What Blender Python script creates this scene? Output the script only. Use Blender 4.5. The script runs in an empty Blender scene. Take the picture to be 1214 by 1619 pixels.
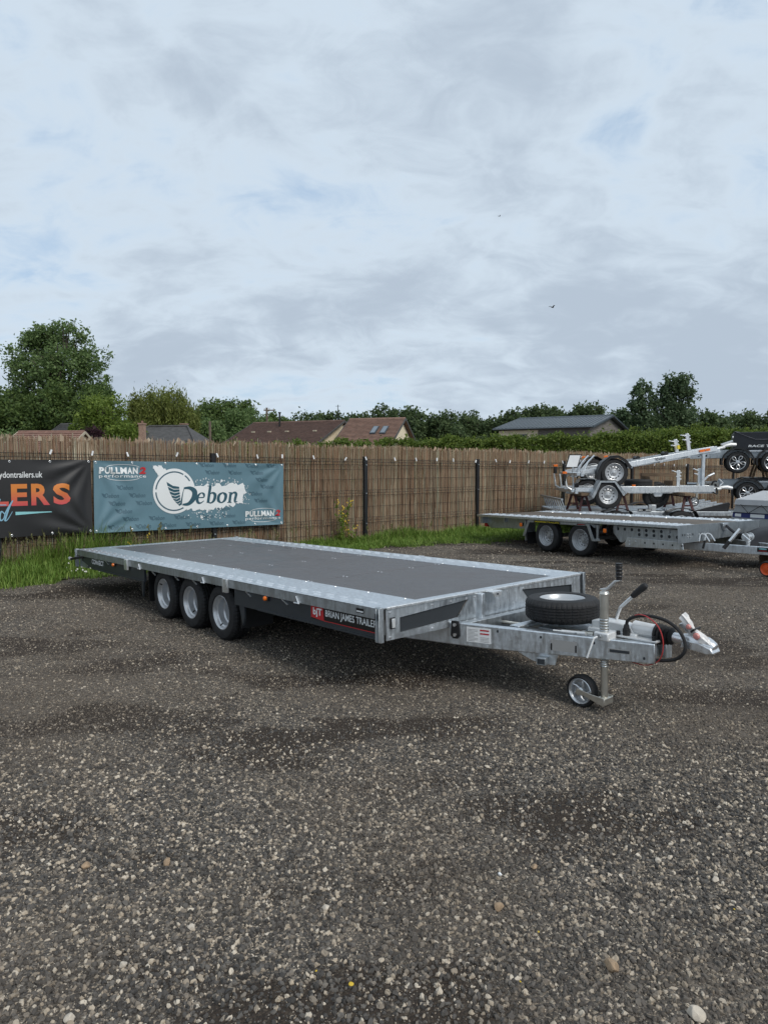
import bpy, bmesh, math, random
import numpy as np
from mathutils import Vector, Matrix
random.seed(7); rng = np.random.default_rng(7)
PI = math.pi
scene = bpy.context.scene
COL = scene.collection

# ------------------------------------------------------------ camera
F_PX, PITCH, CAM_H = 1121.7, 0.0691, 1.455
cam_data = bpy.data.cameras.new('camera'); cam = bpy.data.objects.new('camera', cam_data); COL.objects.link(cam)
cam_data.sensor_fit = 'VERTICAL'; cam_data.sensor_height = 36.0; cam_data.lens = F_PX / 1619 * 36
cam_data.clip_start = 0.05; cam_data.clip_end = 2000
cam.location = (0, 0, CAM_H); cam.rotation_euler = (PI / 2 - PITCH, 0, 0)
scene.camera = cam
scene.render.resolution_x, scene.render.resolution_y = 767, 1024

# ------------------------------------------------------------ sky
SUN_AZ, SUN_EL = math.radians(140), math.radians(42)
world = bpy.data.worlds.new('World'); scene.world = world; world.use_nodes = True
wt = world.node_tree; wt.nodes.clear()
def wn(t, **k):
    n = wt.nodes.new(t)
    for a, v in k.items(): setattr(n, a, v)
    return n
def lnk(tree, a, b): tree.links.new(a, b)
def math_node(tree, op, a, b=None, c=None, clamp=False):
    n = tree.nodes.new('ShaderNodeMath'); n.operation = op; n.use_clamp = clamp
    for i, v in enumerate((a, b, c)):
        if v is None: continue
        if isinstance(v, (int, float)): n.inputs[i].default_value = v
        else: tree.links.new(v, n.inputs[i])
    return n.outputs[0]
def mix_col(tree, fac, a, b):
    n = tree.nodes.new('ShaderNodeMix'); n.data_type = 'RGBA'
    for i, v in ((0, fac), (6, a), (7, b)):
        if isinstance(v, (int, float)): n.inputs[i].default_value = v
        elif isinstance(v, tuple): n.inputs[i].default_value = (*v, 1) if len(v) == 3 else v
        else: tree.links.new(v, n.inputs[i])
    return n.outputs[2]
def map_range(tree, v, a, b, c=0.0, d=1.0, smooth=True):
    n = tree.nodes.new('ShaderNodeMapRange'); n.interpolation_type = 'SMOOTHSTEP' if smooth else 'LINEAR'
    tree.links.new(v, n.inputs[0])
    for i, q in zip((1, 2, 3, 4), (a, b, c, d)): n.inputs[i].default_value = q
    return n.outputs[0]
sky = wn('ShaderNodeTexSky'); sky.sky_type = 'NISHITA'; sky.sun_disc = False
sky.sun_elevation = SUN_EL; sky.sun_rotation = SUN_AZ; sky.air_density = 1.0; sky.dust_density = 1.5
tc = wn('ShaderNodeTexCoord'); sp = wn('ShaderNodeSeparateXYZ'); lnk(wt, tc.outputs['Generated'], sp.inputs[0])
zz = math_node(wt, 'ADD', math_node(wt, 'MAXIMUM', sp.outputs[2], 0.0), 0.36)
px_ = math_node(wt, 'DIVIDE', sp.outputs[0], zz); py_ = math_node(wt, 'DIVIDE', sp.outputs[1], zz)
cb = wn('ShaderNodeCombineXYZ'); lnk(wt, px_, cb.inputs[0]); lnk(wt, py_, cb.inputs[1])
def cloud_noise(scale, detail, rough, loc, stretch=(1, 1, 1), dist=0.0):
    mp = wn('ShaderNodeMapping'); mp.inputs['Location'].default_value = loc; mp.inputs['Scale'].default_value = stretch
    mp.inputs['Rotation'].default_value = (0, 0, 0.35)
    lnk(wt, cb.outputs[0], mp.inputs[0])
    n = wn('ShaderNodeTexNoise'); n.inputs['Scale'].default_value = scale; n.inputs['Detail'].default_value = detail
    n.inputs['Roughness'].default_value = rough; n.inputs['Distortion'].default_value = dist
    lnk(wt, mp.outputs[0], n.inputs['Vector']); return n.outputs[0]
n_big = cloud_noise(1.05, 8, 0.52, (11.3, 4.2, 0), (0.8, 1.0, 1), 0.3)
n_mid = cloud_noise(3.2, 8, 0.56, (7.7, -2.0, 0), (0.9, 1.1, 1), 0.6)
n_fine = cloud_noise(9.0, 6, 0.58, (1.7, 5.0, 0), (0.85, 1.15, 1), 0.7)
dens = math_node(wt, 'ADD', math_node(wt, 'MULTIPLY', n_big, 0.42), math_node(wt, 'ADD', math_node(wt, 'MULTIPLY', n_mid, 0.36), math_node(wt, 'MULTIPLY', n_fine, 0.22)))
cover = map_range(wt, dens, 0.33, 0.49)                      # how much cloud hides the blue
thick = map_range(wt, dens, 0.425, 0.605)                      # thick parts are greyer underneath
CL_K = 10.0                                                   # radiances given at background strength 0.1
bright = tuple(CL_K * v for v in (0.485, 0.562, 0.638))
grey = tuple(CL_K * v for v in (0.345, 0.408, 0.485))
cloud = mix_col(wt, thick, bright, grey)
nish = mix_col(wt, 0.75, sky.outputs[0], tuple(CL_K * v for v in (0.33, 0.445, 0.585)))
final = mix_col(wt, cover, nish, cloud)
bg = wn('ShaderNodeBackground'); bg.inputs['Strength'].default_value = 0.1; lnk(wt, final, bg.inputs[0])
wo = wn('ShaderNodeOutputWorld'); lnk(wt, bg.outputs[0], wo.inputs[0])

# ------------------------------------------------------------ sun behind cloud, exposure
sun_d = bpy.data.lights.new('sun', 'SUN'); sun_d.energy = 1.5; sun_d.angle = math.radians(25); sun_d.color = (1.0, 0.95, 0.88)
sun = bpy.data.objects.new('sun', sun_d); COL.objects.link(sun)
sv = Vector((math.sin(SUN_AZ) * math.cos(SUN_EL), math.cos(SUN_AZ) * math.cos(SUN_EL), math.sin(SUN_EL)))
sun.rotation_euler = sv.to_track_quat('Z', 'Y').to_euler()
vs = scene.view_settings; vs.view_transform = 'Standard'; vs.look = 'None'; vs.exposure = 0.46; vs.gamma = 1.0; vs.use_curve_mapping = False

# ------------------------------------------------------------ materials
MATS = {}
def pmat(name, col, rough=0.6, metal=0.0, var=0.0, vscale=8.0, stretch=(1, 1, 1), bump=0.0, bscale=60.0, col2=None, spec=0.5, rvar=0.0, coords='Object'):
    m = bpy.data.materials.new(name); m.use_nodes = True; t = m.node_tree; b = t.nodes['Principled BSDF']
    b.inputs['Base Color'].default_value = (*col, 1); b.inputs['Roughness'].default_value = rough; b.inputs['Metallic'].default_value = metal
    b.inputs['Specular IOR Level'].default_value = spec
    co = t.nodes.new('ShaderNodeTexCoord'); mp = t.nodes.new('ShaderNodeMapping'); mp.inputs['Scale'].default_value = stretch
    t.links.new(co.outputs[coords], mp.inputs[0])
    if var or col2:
        n = t.nodes.new('ShaderNodeTexNoise'); n.inputs['Scale'].default_value = vscale; n.inputs['Detail'].default_value = 6; n.inputs['Roughness'].default_value = 0.6
        t.links.new(mp.outputs[0], n.inputs['Vector'])
        c2 = col2 if col2 else tuple(min(1, v * (1 + var)) for v in col); c1 = col if col2 else tuple(v * (1 - var) for v in col)
        f = map_range(t, n.outputs[0], 0.32, 0.68)
        t.links.new(mix_col(t, f, c1, c2), b.inputs['Base Color'])
        if rvar:
            t.links.new(map_range(t, n.outputs[0], 0.3, 0.7, rough - rvar, rough + rvar), b.inputs['Roughness'])
    if bump:
        n2 = t.nodes.new('ShaderNodeTexNoise'); n2.inputs['Scale'].default_value = bscale; n2.inputs['Detail'].default_value = 4
        t.links.new(mp.outputs[0], n2.inputs['Vector'])
        bp = t.nodes.new('ShaderNodeBump'); bp.inputs['Strength'].default_value = bump; bp.inputs['Distance'].default_value = 0.01
        t.links.new(n2.outputs[0], bp.inputs['Height']); t.links.new(bp.outputs[0], b.inputs['Normal'])
    MATS[name] = m; return m
def galv(name, base, rough, streak=0.25, metal=0.75):
    m = bpy.data.materials.new(name); m.use_nodes = True; t = m.node_tree; b = t.nodes['Principled BSDF']
    co = t.nodes.new('ShaderNodeTexCoord')
    v = t.nodes.new('ShaderNodeTexVoronoi'); v.inputs['Scale'].default_value = 55; t.links.new(co.outputs['Object'], v.inputs['Vector'])
    bw = t.nodes.new('ShaderNodeRGBToBW'); t.links.new(v.outputs['Color'], bw.inputs[0])
    n = t.nodes.new('ShaderNodeTexNoise'); n.inputs['Scale'].default_value = 3.0; n.inputs['Detail'].default_value = 7; n.inputs['Roughness'].default_value = 0.65
    mp = t.nodes.new('ShaderNodeMapping'); mp.inputs['Scale'].default_value = (13, 13, 2.6); t.links.new(co.outputs['Object'], mp.inputs[0]); t.links.new(mp.outputs[0], n.inputs['Vector'])
    f = math_node(t, 'ADD', math_node(t, 'MULTIPLY', bw.outputs[0], 0.35), math_node(t, 'MULTIPLY', map_range(t, n.outputs[0], 0.28, 0.72), 0.65))
    t.links.new(mix_col(t, f, tuple(x * (1 - streak) for x in base), tuple(min(1, x * (1 + streak)) for x in base)), b.inputs['Base Color'])
    t.links.new(map_range(t, f, 0.1, 0.9, rough - 0.1, rough + 0.12, False), b.inputs['Roughness'])
    b.inputs['Metallic'].default_value = metal
    bp = t.nodes.new('ShaderNodeBump'); bp.inputs['Strength'].default_value = 0.06; bp.inputs['Distance'].default_value = 0.004
    t.links.new(f, bp.inputs['Height']); t.links.new(bp.outputs[0], b.inputs['Normal'])
    MATS[name] = m; return m
galv('galv', (0.66, 0.70, 0.73), 0.38, 0.20, 0.95)
galv('galv_old', (0.42, 0.45, 0.47), 0.46, 0.28, 0.9)
galv('galv_dark', (0.27, 0.30, 0.32), 0.45, 0.2, 0.8)
galv('galv_bright', (0.76, 0.78, 0.79), 0.34, 0.12, 0.85)
galv('alloy', (0.72, 0.73, 0.74), 0.30, 0.08, 0.85)
pmat('cast_white', (0.66, 0.67, 0.67), 0.38, 0.25, var=0.06, vscale=14)
pmat('zinc', (0.62, 0.60, 0.54), 0.33, 0.9, var=0.08, vscale=20)
pmat('anthracite', (0.028, 0.034, 0.040), 0.42, 0.0, var=0.12, vscale=3)
pmat('slot_dark', (0.022, 0.027, 0.032), 0.6)
pmat('rubber', (0.014, 0.014, 0.015), 0.72, 0, var=0.35, vscale=14, bump=0.15, bscale=160)
pmat('black_plastic', (0.012, 0.012, 0.013), 0.45, 0, var=0.2, vscale=20)
pmat('black_steel', (0.008, 0.009, 0.010), 0.5, 0, var=0.2, vscale=6)
pmat('rim', (0.56, 0.57, 0.58), 0.36, 0.6, var=0.06, vscale=12)
pmat('rim_dull', (0.40, 0.41, 0.42), 0.42, 0.5, var=0.15, vscale=12)
pmat('alloy_rim', (0.62, 0.63, 0.64), 0.28, 0.8)
pmat('orange', (0.75, 0.16, 0.01), 0.25, 0, spec=0.6)
pmat('orange_rim', (0.70, 0.10, 0.02), 0.45)
pmat('clear_lens', (0.55, 0.57, 0.58), 0.12, 0.2)
pmat('white', (0.76, 0.77, 0.77), 0.5, 0, var=0.03)
pmat('white_print', (0.72, 0.74, 0.74), 0.55)
pmat('red', (0.45, 0.02, 0.025), 0.4)
pmat('red_cable', (0.40, 0.03, 0.03), 0.45)
pmat('black_print', (0.006, 0.006, 0.007), 0.35)
pmat('yellow', (0.70, 0.55, 0.03), 0.5)
pmat('grey_label', (0.36, 0.36, 0.355), 0.4, 0.3)
pmat('maroon', (0.055, 0.012, 0.012), 0.6, 0, var=0.2, vscale=8)
pmat('timber', (0.17, 0.115, 0.07), 0.8, 0, var=0.3, vscale=5, stretch=(1, 6, 6), bump=0.3)
pmat('bag_plastic', (0.72, 0.70, 0.68), 0.18, 0, var=0.1, vscale=30, bump=0.6, bscale=40)
pmat('bag_red', (0.55, 0.22, 0.20), 0.3, 0)
pmat('plywood_brown', (0.105, 0.085, 0.065), 0.7, 0, var=0.2, vscale=2.5)
# phenolic deck boards
m = pmat('deck', (0.072, 0.070, 0.074), 0.42, 0, vscale=2.6, bump=0.25, bscale=420, col2=(0.104, 0.100, 0.102), rvar=0.12)
pmat('teal', (0.105, 0.195, 0.240), 0.6, 0, var=0.05, vscale=2)
pmat('teal_dark', (0.050, 0.108, 0.145), 0.6)
pmat('teal_deep', (0.018, 0.075, 0.105), 0.6)
pmat('banner_black', (0.013, 0.013, 0.014), 0.5, 0, var=0.15, vscale=3)
pmat('aqua', (0.25, 0.55, 0.58), 0.55)
pmat('script_blue', (0.22, 0.42, 0.55), 0.55)
pmat('navy', (0.012, 0.022, 0.13), 0.5)
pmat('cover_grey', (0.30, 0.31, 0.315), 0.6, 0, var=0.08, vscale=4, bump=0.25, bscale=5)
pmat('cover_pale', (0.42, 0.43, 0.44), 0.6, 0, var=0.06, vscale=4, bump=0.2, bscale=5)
pmat('tarp_black', (0.012, 0.012, 0.015), 0.55, 0, var=0.3, vscale=4, bump=0.5, bscale=9)
pmat('box_black', (0.010, 0.011, 0.015), 0.35, 0, var=0.15, vscale=3)
pmat('cover_dark', (0.055, 0.057, 0.068), 0.65, 0, var=0.2, vscale=4, bump=0.2, bscale=6)
pmat('cream', (0.74, 0.65, 0.48), 0.85, 0, var=0.06, vscale=2)
pmat('cream_dim', (0.42, 0.37, 0.28), 0.85, 0, var=0.06, vscale=2)
pmat('roof_maroon', (0.130, 0.078, 0.061), 0.8, 0, var=0.25, vscale=4)
pmat('roof_brown', (0.215, 0.132, 0.098), 0.8, 0, var=0.2, vscale=4)
pmat('roof_terracotta', (0.22, 0.125, 0.095), 0.8, 0, var=0.2, vscale=3)
pmat('roof_slate', (0.066, 0.064, 0.062), 0.75, 0, var=0.25, vscale=4)
pmat('barn_roof', (0.10, 0.12, 0.135), 0.45, 0.2, var=0.08, vscale=2)
pmat('barn_trim', (0.055, 0.07, 0.085), 0.45, 0.1)
pmat('barn_timber', (0.17, 0.155, 0.14), 0.85, 0, var=0.35, vscale=3, stretch=(0.5, 0.5, 9))
pmat('brick_pink', (0.30, 0.20, 0.15), 0.85, 0, var=0.25, vscale=9)
pmat('glass', (0.16, 0.19, 0.22), 0.15, 0.1)
pmat('dark_glass', (0.02, 0.025, 0.03), 0.08)
pmat('pole_wood', (0.13, 0.10, 0.075), 0.85, 0, var=0.2, vscale=6)
pmat('bark', (0.085, 0.070, 0.055), 0.9, 0, var=0.35, vscale=6, stretch=(1, 1, 0.2))
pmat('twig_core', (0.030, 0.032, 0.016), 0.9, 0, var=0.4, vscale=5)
pmat('stone_tan', (0.33, 0.235, 0.15), 0.85, 0, var=0.25, vscale=30, bump=0.5, bscale=60)
pmat('stone_pale', (0.52, 0.46, 0.38), 0.85, 0, var=0.15, vscale=30, bump=0.4, bscale=60)
pmat('flower_yellow', (0.55, 0.38, 0.03), 0.6)
pmat('flower_white', (0.70, 0.70, 0.62), 0.6)
def leafmat(name, c_dark, c_mid, c_light, trans=0.4, rough=0.6):
    m = bpy.data.materials.new(name); m.use_nodes = True; t = m.node_tree; b = t.nodes['Principled BSDF']; out = t.nodes['Material Output']
    g = t.nodes.new('ShaderNodeNewGeometry')
    r = t.nodes.new('ShaderNodeValToRGB'); e = r.color_ramp.elements
    e[0].position = 0; e[0].color = (*c_dark, 1); e[1].position = 1; e[1].color = (*c_light, 1)
    x = e.new(0.5); x.color = (*c_mid, 1)
    t.links.new(g.outputs['Random Per Island'], r.inputs[0]); t.links.new(r.outputs[0], b.inputs['Base Color'])
    b.inputs['Roughness'].default_value = rough; b.inputs['Specular IOR Level'].default_value = 0.3
    tr = t.nodes.new('ShaderNodeBsdfTranslucent'); t.links.new(r.outputs[0], tr.inputs[0])
    mx = t.nodes.new('ShaderNodeMixShader'); mx.inputs[0].default_value = trans
    t.links.new(b.outputs[0], mx.inputs[1]); t.links.new(tr.outputs[0], mx.inputs[2]); t.links.new(mx.outputs[0], out.inputs[0])
    MATS[name] = m; return m
leafmat('leaf_ash', (0.0888, 0.1452, 0.049), (0.1419, 0.2177, 0.0758), (0.2217, 0.3049, 0.1227))
leafmat('leaf_dark', (0.0605, 0.1027, 0.0317), (0.1028, 0.1597, 0.0454), (0.1663, 0.2338, 0.068))
leafmat('leaf_light', (0.1054, 0.1608, 0.0287), (0.1626, 0.2323, 0.0415), (0.2392, 0.3126, 0.0638))
leafmat('leaf_willow', (0.1165, 0.1482, 0.0327), (0.1747, 0.2105, 0.0505), (0.2495, 0.2807, 0.0817))
leafmat('leaf_hedge', (0.0675, 0.1107, 0.0189), (0.1215, 0.1755, 0.0297), (0.2025, 0.2565, 0.054))
leafmat('leaf_poplar', (0.0586, 0.0966, 0.0448), (0.0949, 0.1466, 0.069), (0.1725, 0.2329, 0.1294))
leafmat('leaf_far', (0.0603, 0.0948, 0.0403), (0.0881, 0.1309, 0.0524), (0.1275, 0.1761, 0.0725))
leafmat('leaf_purple', (0.026, 0.0104, 0.0156), (0.0442, 0.0169, 0.026), (0.065, 0.0286, 0.0364))
leafmat('grass', (0.0862, 0.1596, 0.0224), (0.149, 0.252, 0.0392), (0.2666, 0.3528, 0.084), 0.25)
leafmat('grass_dry', (0.09, 0.0935, 0.035), (0.15, 0.1445, 0.0595), (0.21, 0.204, 0.091), 0.2)
leafmat('reed', (0.1943, 0.1228, 0.0797), (0.4911, 0.3168, 0.2028), (0.5, 0.5, 0.3712), 0.05, 0.75)
leafmat('reed_tip', (0.2875, 0.2035, 0.1438), (0.4312, 0.315, 0.225), (0.5, 0.4331, 0.325), 0.1, 0.8)
def gradmat(name, c0, c1, z0, z1):
    m = bpy.data.materials.new(name); m.use_nodes = True; t = m.node_tree; b = t.nodes['Principled BSDF']
    co = t.nodes.new('ShaderNodeTexCoord'); s = t.nodes.new('ShaderNodeSeparateXYZ'); t.links.new(co.outputs['Object'], s.inputs[0])
    t.links.new(mix_col(t, map_range(t, s.outputs[2], z0, z1, smooth=False), c0, c1), b.inputs['Base Color']); b.inputs['Roughness'].default_value = 0.55
    MATS[name] = m
gradmat('ers_print', (0.55, 0.075, 0.075), (0.62, 0.20, 0.035), 0.42, 0.62)

# ------------------------------------------------------------ mesh helpers
class MB:
    def __init__(self): self.v = []; self.f = []
    def add(self, vs, fs):
        o = len(self.v); self.v += [tuple(p) for p in vs]; self.f += [tuple(i + o for i in f) for f in fs]; return self
    def box(self, x0, x1, y0, y1, z0, z1):
        return self.add([(x0, y0, z0), (x1, y0, z0), (x1, y1, z0), (x0, y1, z0), (x0, y0, z1), (x1, y0, z1), (x1, y1, z1), (x0, y1, z1)],
                        [(0, 3, 2, 1), (4, 5, 6, 7), (0, 1, 5, 4), (1, 2, 6, 5), (2, 3, 7, 6), (3, 0, 4, 7)])
    def bar(self, p0, p1, w, h, up=(0, 0, 1), w1=None, h1=None):
        p0, p1 = Vector(p0), Vector(p1); d = (p1 - p0).normalized(); s = d.cross(Vector(up))
        if s.length < 1e-5: s = d.cross(Vector((1, 0, 0)))
        s.normalize(); u = s.cross(d); w1 = w if w1 is None else w1; h1 = h if h1 is None else h1
        vs = [p + s * (a * ww / 2) + u * (b * hh / 2) for p, ww, hh in ((p0, w, h), (p1, w1, h1)) for a, b in ((-1, -1), (1, -1), (1, 1), (-1, 1))]
        return self.add(vs, [(0, 1, 2, 3), (7, 6, 5, 4), (0, 4, 5, 1), (1, 5, 6, 2), (2, 6, 7, 3), (3, 7, 4, 0)])
    def tube(self, pts, r, n=10, cap=True, smooth_path=0):
        pts = [Vector(p) for p in pts]
        if smooth_path: pts = crom(pts, smooth_path)
        rs = r if isinstance(r, (list, tuple)) else [r] * len(pts)
        if len(rs) != len(pts): rs = list(np.interp(np.linspace(0, 1, len(pts)), np.linspace(0, 1, len(rs)), rs))
        vs = []; prev = None
        for i, p in enumerate(pts):
            d = (pts[min(i + 1, len(pts) - 1)] - pts[max(i - 1, 0)]).normalized()
            if prev is None:
                a = d.cross(Vector((0, 0, 1)))
                if a.length < 1e-3: a = d.cross(Vector((1, 0, 0)))
                a.normalize()
            else: a = (prev - d * prev.dot(d)).normalized()
            prev = a; b = d.cross(a)
            for k in range(n):
                t = 2 * PI * k / n; vs.append(p + (a * math.cos(t) + b * math.sin(t)) * rs[i])
        fs = []
        for i in range(len(pts) - 1):
            for k in range(n):
                k2 = (k + 1) % n; fs.append((i * n + k, i * n + k2, (i + 1) * n + k2, (i + 1) * n + k))
        if cap: fs += [tuple(range(n - 1, -1, -1)), tuple(range((len(pts) - 1) * n, len(pts) * n))]
        return self.add(vs, fs)
    def lathe(self, prof, n=32, origin=(0, 0, 0), axis='Y', closed=False, rfun=None):
        vs = []
        for i in range(n):
            t = 2 * PI * i / n
            for (a, r) in prof:
                rr = rfun(i, a, r) if rfun else r
                c, s = rr * math.cos(t), rr * math.sin(t)
                p = {'Y': (c, a, s), 'Z': (c, s, a), 'X': (a, c, s)}[axis]
                vs.append((p[0] + origin[0], p[1] + origin[1], p[2] + origin[2]))
        m = len(prof); fs = []
        for i in range(n):
            j = (i + 1) % n
            for k in range(m if closed else m - 1):
                k2 = (k + 1) % m; fs.append((i * m + k, i * m + k2, j * m + k2, j * m + k))
        return self.add(vs, fs)
    def prism(self, poly, fn, th0, th1):     # poly of 2-D points; fn(u, v, w) -> xyz
        n = len(poly)
        return self.add([fn(u, v, th0) for u, v in poly] + [fn(u, v, th1) for u, v in poly],
                        [tuple(range(n)), tuple(range(2 * n - 1, n - 1, -1))] + [(i, i + n, (i + 1) % n + n, (i + 1) % n) for i in range(n)])
    def mesh(self, name, mat, smooth=35):
        me = bpy.data.meshes.new(name); me.from_pydata(self.v, [], self.f); me.update()
        bm = bmesh.new(); bm.from_mesh(me); bmesh.ops.recalc_face_normals(bm, faces=bm.faces); bm.to_mesh(me); bm.free()
        if smooth:
            me.polygons.foreach_set('use_smooth', [True] * len(me.polygons)); me.set_sharp_from_angle(angle=math.radians(smooth))
        if mat: me.materials.append(MATS[mat])
        return me
    def build(self, name, mat, parent=None, bevel=0, smooth=35):
        return obj(name, self.mesh(name, mat, smooth), parent, bevel)
def obj(name, me, parent=None, bevel=0):
    o = bpy.data.objects.new(name, me); COL.objects.link(o)
    if parent: o.parent = parent
    if bevel:
        b = o.modifiers.new('bevel', 'BEVEL'); b.width = bevel; b.segments = 2; b.limit_method = 'ANGLE'; b.angle_limit = math.radians(40); b.harden_normals = False
    return o
def crom(pts, k=6):
    out = []; n = len(pts)
    for i in range(n - 1):
        p0, p1, p2, p3 = pts[max(i - 1, 0)], pts[i], pts[i + 1], pts[min(i + 2, n - 1)]
        for j in range(k):
            t = j / k
            out.append(0.5 * ((2 * p1) + (p2 - p0) * t + (2 * p0 - 5 * p1 + 4 * p2 - p3) * t * t + (3 * p1 - p0 - 3 * p2 + p3) * t ** 3))
    out.append(pts[-1]); return out
def tag(o, label, cat, group=None):
    o['label'] = label; o['category'] = cat
    if group: o['group'] = group
    return o
def thing(name, label, cat, loc=(0, 0, 0), rot=(0, 0, 0), group=None):
    o = bpy.data.objects.new(name, None); COL.objects.link(o); o.location = loc; o.rotation_euler = rot; o.empty_display_size = 0.2
    return tag(o, label, cat, group)
def structure(o): o['kind'] = 'structure'; return o
def stuff(o): o['kind'] = 'stuff'; return o
def np_mesh(name, verts, faces, mat, nper):    # verts (N,3), faces (M,nper)
    me = bpy.data.meshes.new(name); nv, nf = len(verts), len(faces)
    me.vertices.add(nv); me.vertices.foreach_set('co', np.asarray(verts, np.float32).ravel())
    me.loops.add(nf * nper); me.loops.foreach_set('vertex_index', np.asarray(faces, np.int32).ravel())
    me.polygons.add(nf); me.polygons.foreach_set('loop_start', np.arange(0, nf * nper, nper, dtype=np.int32))
    me.update(calc_edges=True); me.validate()
    me.materials.append(MATS[mat]); return me
# flat lettering made from the built-in font
def text_poly(body, bold=0.0, shear=0.0, space=1.0):
    cu = bpy.data.curves.new('tmp_text', 'FONT'); cu.body = body; cu.size = 1; cu.offset = bold; cu.shear = shear; cu.space_character = space
    cu.resolution_u = 3; cu.fill_mode = 'FRONT' if hasattr(cu, 'fill_mode') else cu.fill_mode
    o = bpy.data.objects.new('tmp_text', cu); COL.objects.link(o)
    dg = bpy.context.evaluated_depsgraph_get(); ev = o.evaluated_get(dg); me = ev.to_mesh()
    vs = [(p.co.x, p.co.y) for p in me.vertices]; fs = [tuple(p.vertices) for p in me.polygons]
    ev.to_mesh_clear(); bpy.data.objects.remove(o); bpy.data.curves.remove(cu)
    xs = [p[0] for p in vs]; ys = [p[1] for p in vs]; x0, x1, y0, y1 = min(xs), max(xs), min(ys), max(ys)
    return [((x - x0) / (x1 - x0), (y - y0) / (y1 - y0)) for x, y in vs], fs
TXT = {}
for key, args in {'debon': ('Debon', 0.012, 0.25), 'PULLMAN': ('PULLMAN', 0.022, 0, 1.12), '2': ('2', 0.05, 0.15), 'performance': ('performance', 0.008, 0, 1.1),
                  'url': ('ydontrailers.uk', 0.008, 0), 'ERS': ('ERS', 0.03, 0, 1.1), 'L': ('L', 0.035, 0), 'BJT': ('BRIAN JAMES TRAILERS', 0.012, 0), 'bjT': ('bjT', 0.03, 0),
                  'CONNECT': ('CONNECT', 0.03, 0), 'WOOD': ('WOODFORD', 0.05, 0), 'TRAIL': ('TRAILERS', 0.01, 0), 'RACE': ('RACE TRANSPORTER', 0.03, 0.15),
                  }.items():
    TXT[key] = text_poly(*args)
def put_text(mb, key, fn, u0, v0, u1, v1):
    vs, fs = TXT[key]; return mb.add([fn(u0 + (u1 - u0) * a, v0 + (v1 - v0) * b) for a, b in vs], fs)
for ch in 'PULMANERS': TXT['cap_' + ch] = text_poly(ch, 0.045 if ch in 'PULMAN' else 0.035)
def put_caps(mb, word, fn, u0, v0, u1, v1, gap=0.12, wide=None):
    ws = [(wide or {}).get(c, 1.0) for c in word]; k = (u1 - u0) / (sum(ws) + gap * (len(word) - 1)); u = u0
    for c, w in zip(word, ws): put_text(mb, 'cap_' + c, fn, u, v0, u + w * k, v1); u += (w + gap) * k
def ribbon(pts, ws, k=8, closed=False):         # variable-width stroke -> quads in 2-D
    P = [Vector((p[0], p[1], w)) for p, w in zip(pts, ws)]
    if closed: P = P + P[:1]
    P = crom(P, k); vs = []
    for i, p in enumerate(P):
        a, b = P[max(i - 1, 0)], P[min(i + 1, len(P) - 1)]
        if closed and i in (0, len(P) - 1): a, b = P[-2], P[1]
        d = Vector((b.x - a.x, b.y - a.y)); d = d.normalized() if d.length > 1e-9 else Vector((1, 0))
        nx, ny = -d.y, d.x; vs += [(p.x + nx * p.z / 2, p.y + ny * p.z / 2), (p.x - nx * p.z / 2, p.y - ny * p.z / 2)]
    return vs, [(2 * i, 2 * i + 1, 2 * i + 3, 2 * i + 2) for i in range(len(P) - 1)]
def subdiv_long(vs, fs, maxlen):                # triangulate and split long edges of 2-D art so it can follow a wavy cloth
    bm = bmesh.new(); bv = [bm.verts.new((a, 0, b)) for a, b in vs]
    for f in fs:
        try: bm.faces.new([bv[i] for i in f])
        except ValueError: pass
    bmesh.ops.triangulate(bm, faces=bm.faces)
    for _ in range(6):
        es = [e for e in bm.edges if e.calc_length() > maxlen]
        if not es: break
        bmesh.ops.subdivide_edges(bm, edges=es, cuts=1); bmesh.ops.triangulate(bm, faces=[f for f in bm.faces if len(f.verts) > 3])
    bm.verts.index_update(); r = [(v.co.x, v.co.z) for v in bm.verts], [tuple(v.index for v in f.verts) for f in bm.faces]; bm.free(); return r

# ============================================================ SETTING
FY = 0.7043; FO = Vector((-0.3449, 12.9691, 0)); FF = Vector((math.cos(FY), math.sin(FY), 0)); FN = Vector((math.sin(FY), -math.cos(FY), 0))
def fence_pt(s, off=0.0, z=0.0): return FO + FF * s + FN * off + Vector((0, 0, z))

# ground: one sheet to the horizon, fine grid near the camera, gravel look from its material
def ground_height(x, y):
    d = np.clip((np.hypot(x, y) - 40) / 20, 0, 1)
    return 0.010 * (np.sin(x * 1.3 + 0.7 * y) * np.cos(y * 1.1 - 0.4 * x)) * (1 - d) - 0.004
gx = np.concatenate([[-1500, -400, -120, -50], np.arange(-20, 20.01, 0.4), [50, 120, 400, 1500]])
gy = np.concatenate([[-1500, -300, -60, -15], np.arange(-4, 30.01, 0.4), [60, 140, 400, 1500]])
GX, GY = np.meshgrid(gx, gy, indexing='ij'); GZ = ground_height(GX, GY)
nx_, ny_ = GX.shape; idx = np.arange(nx_ * ny_).reshape(nx_, ny_)
gf = np.stack([idx[:-1, :-1], idx[1:, :-1], idx[1:, 1:], idx[:-1, 1:]], -1).reshape(-1, 4)
gm = bpy.data.materials.new('gravel_ground'); gm.use_nodes = True; t = gm.node_tree; b = t.nodes['Principled BSDF']; MATS['gravel_ground'] = gm
co = t.nodes.new('ShaderNodeTexCoord')
def tex(kind, scale, **k):
    n = t.nodes.new(kind); n.inputs['Scale'].default_value = scale; t.links.new(co.outputs['Object'], n.inputs['Vector'])
    for a, v in k.items(): n.inputs[a].default_value = v
    return n
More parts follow.
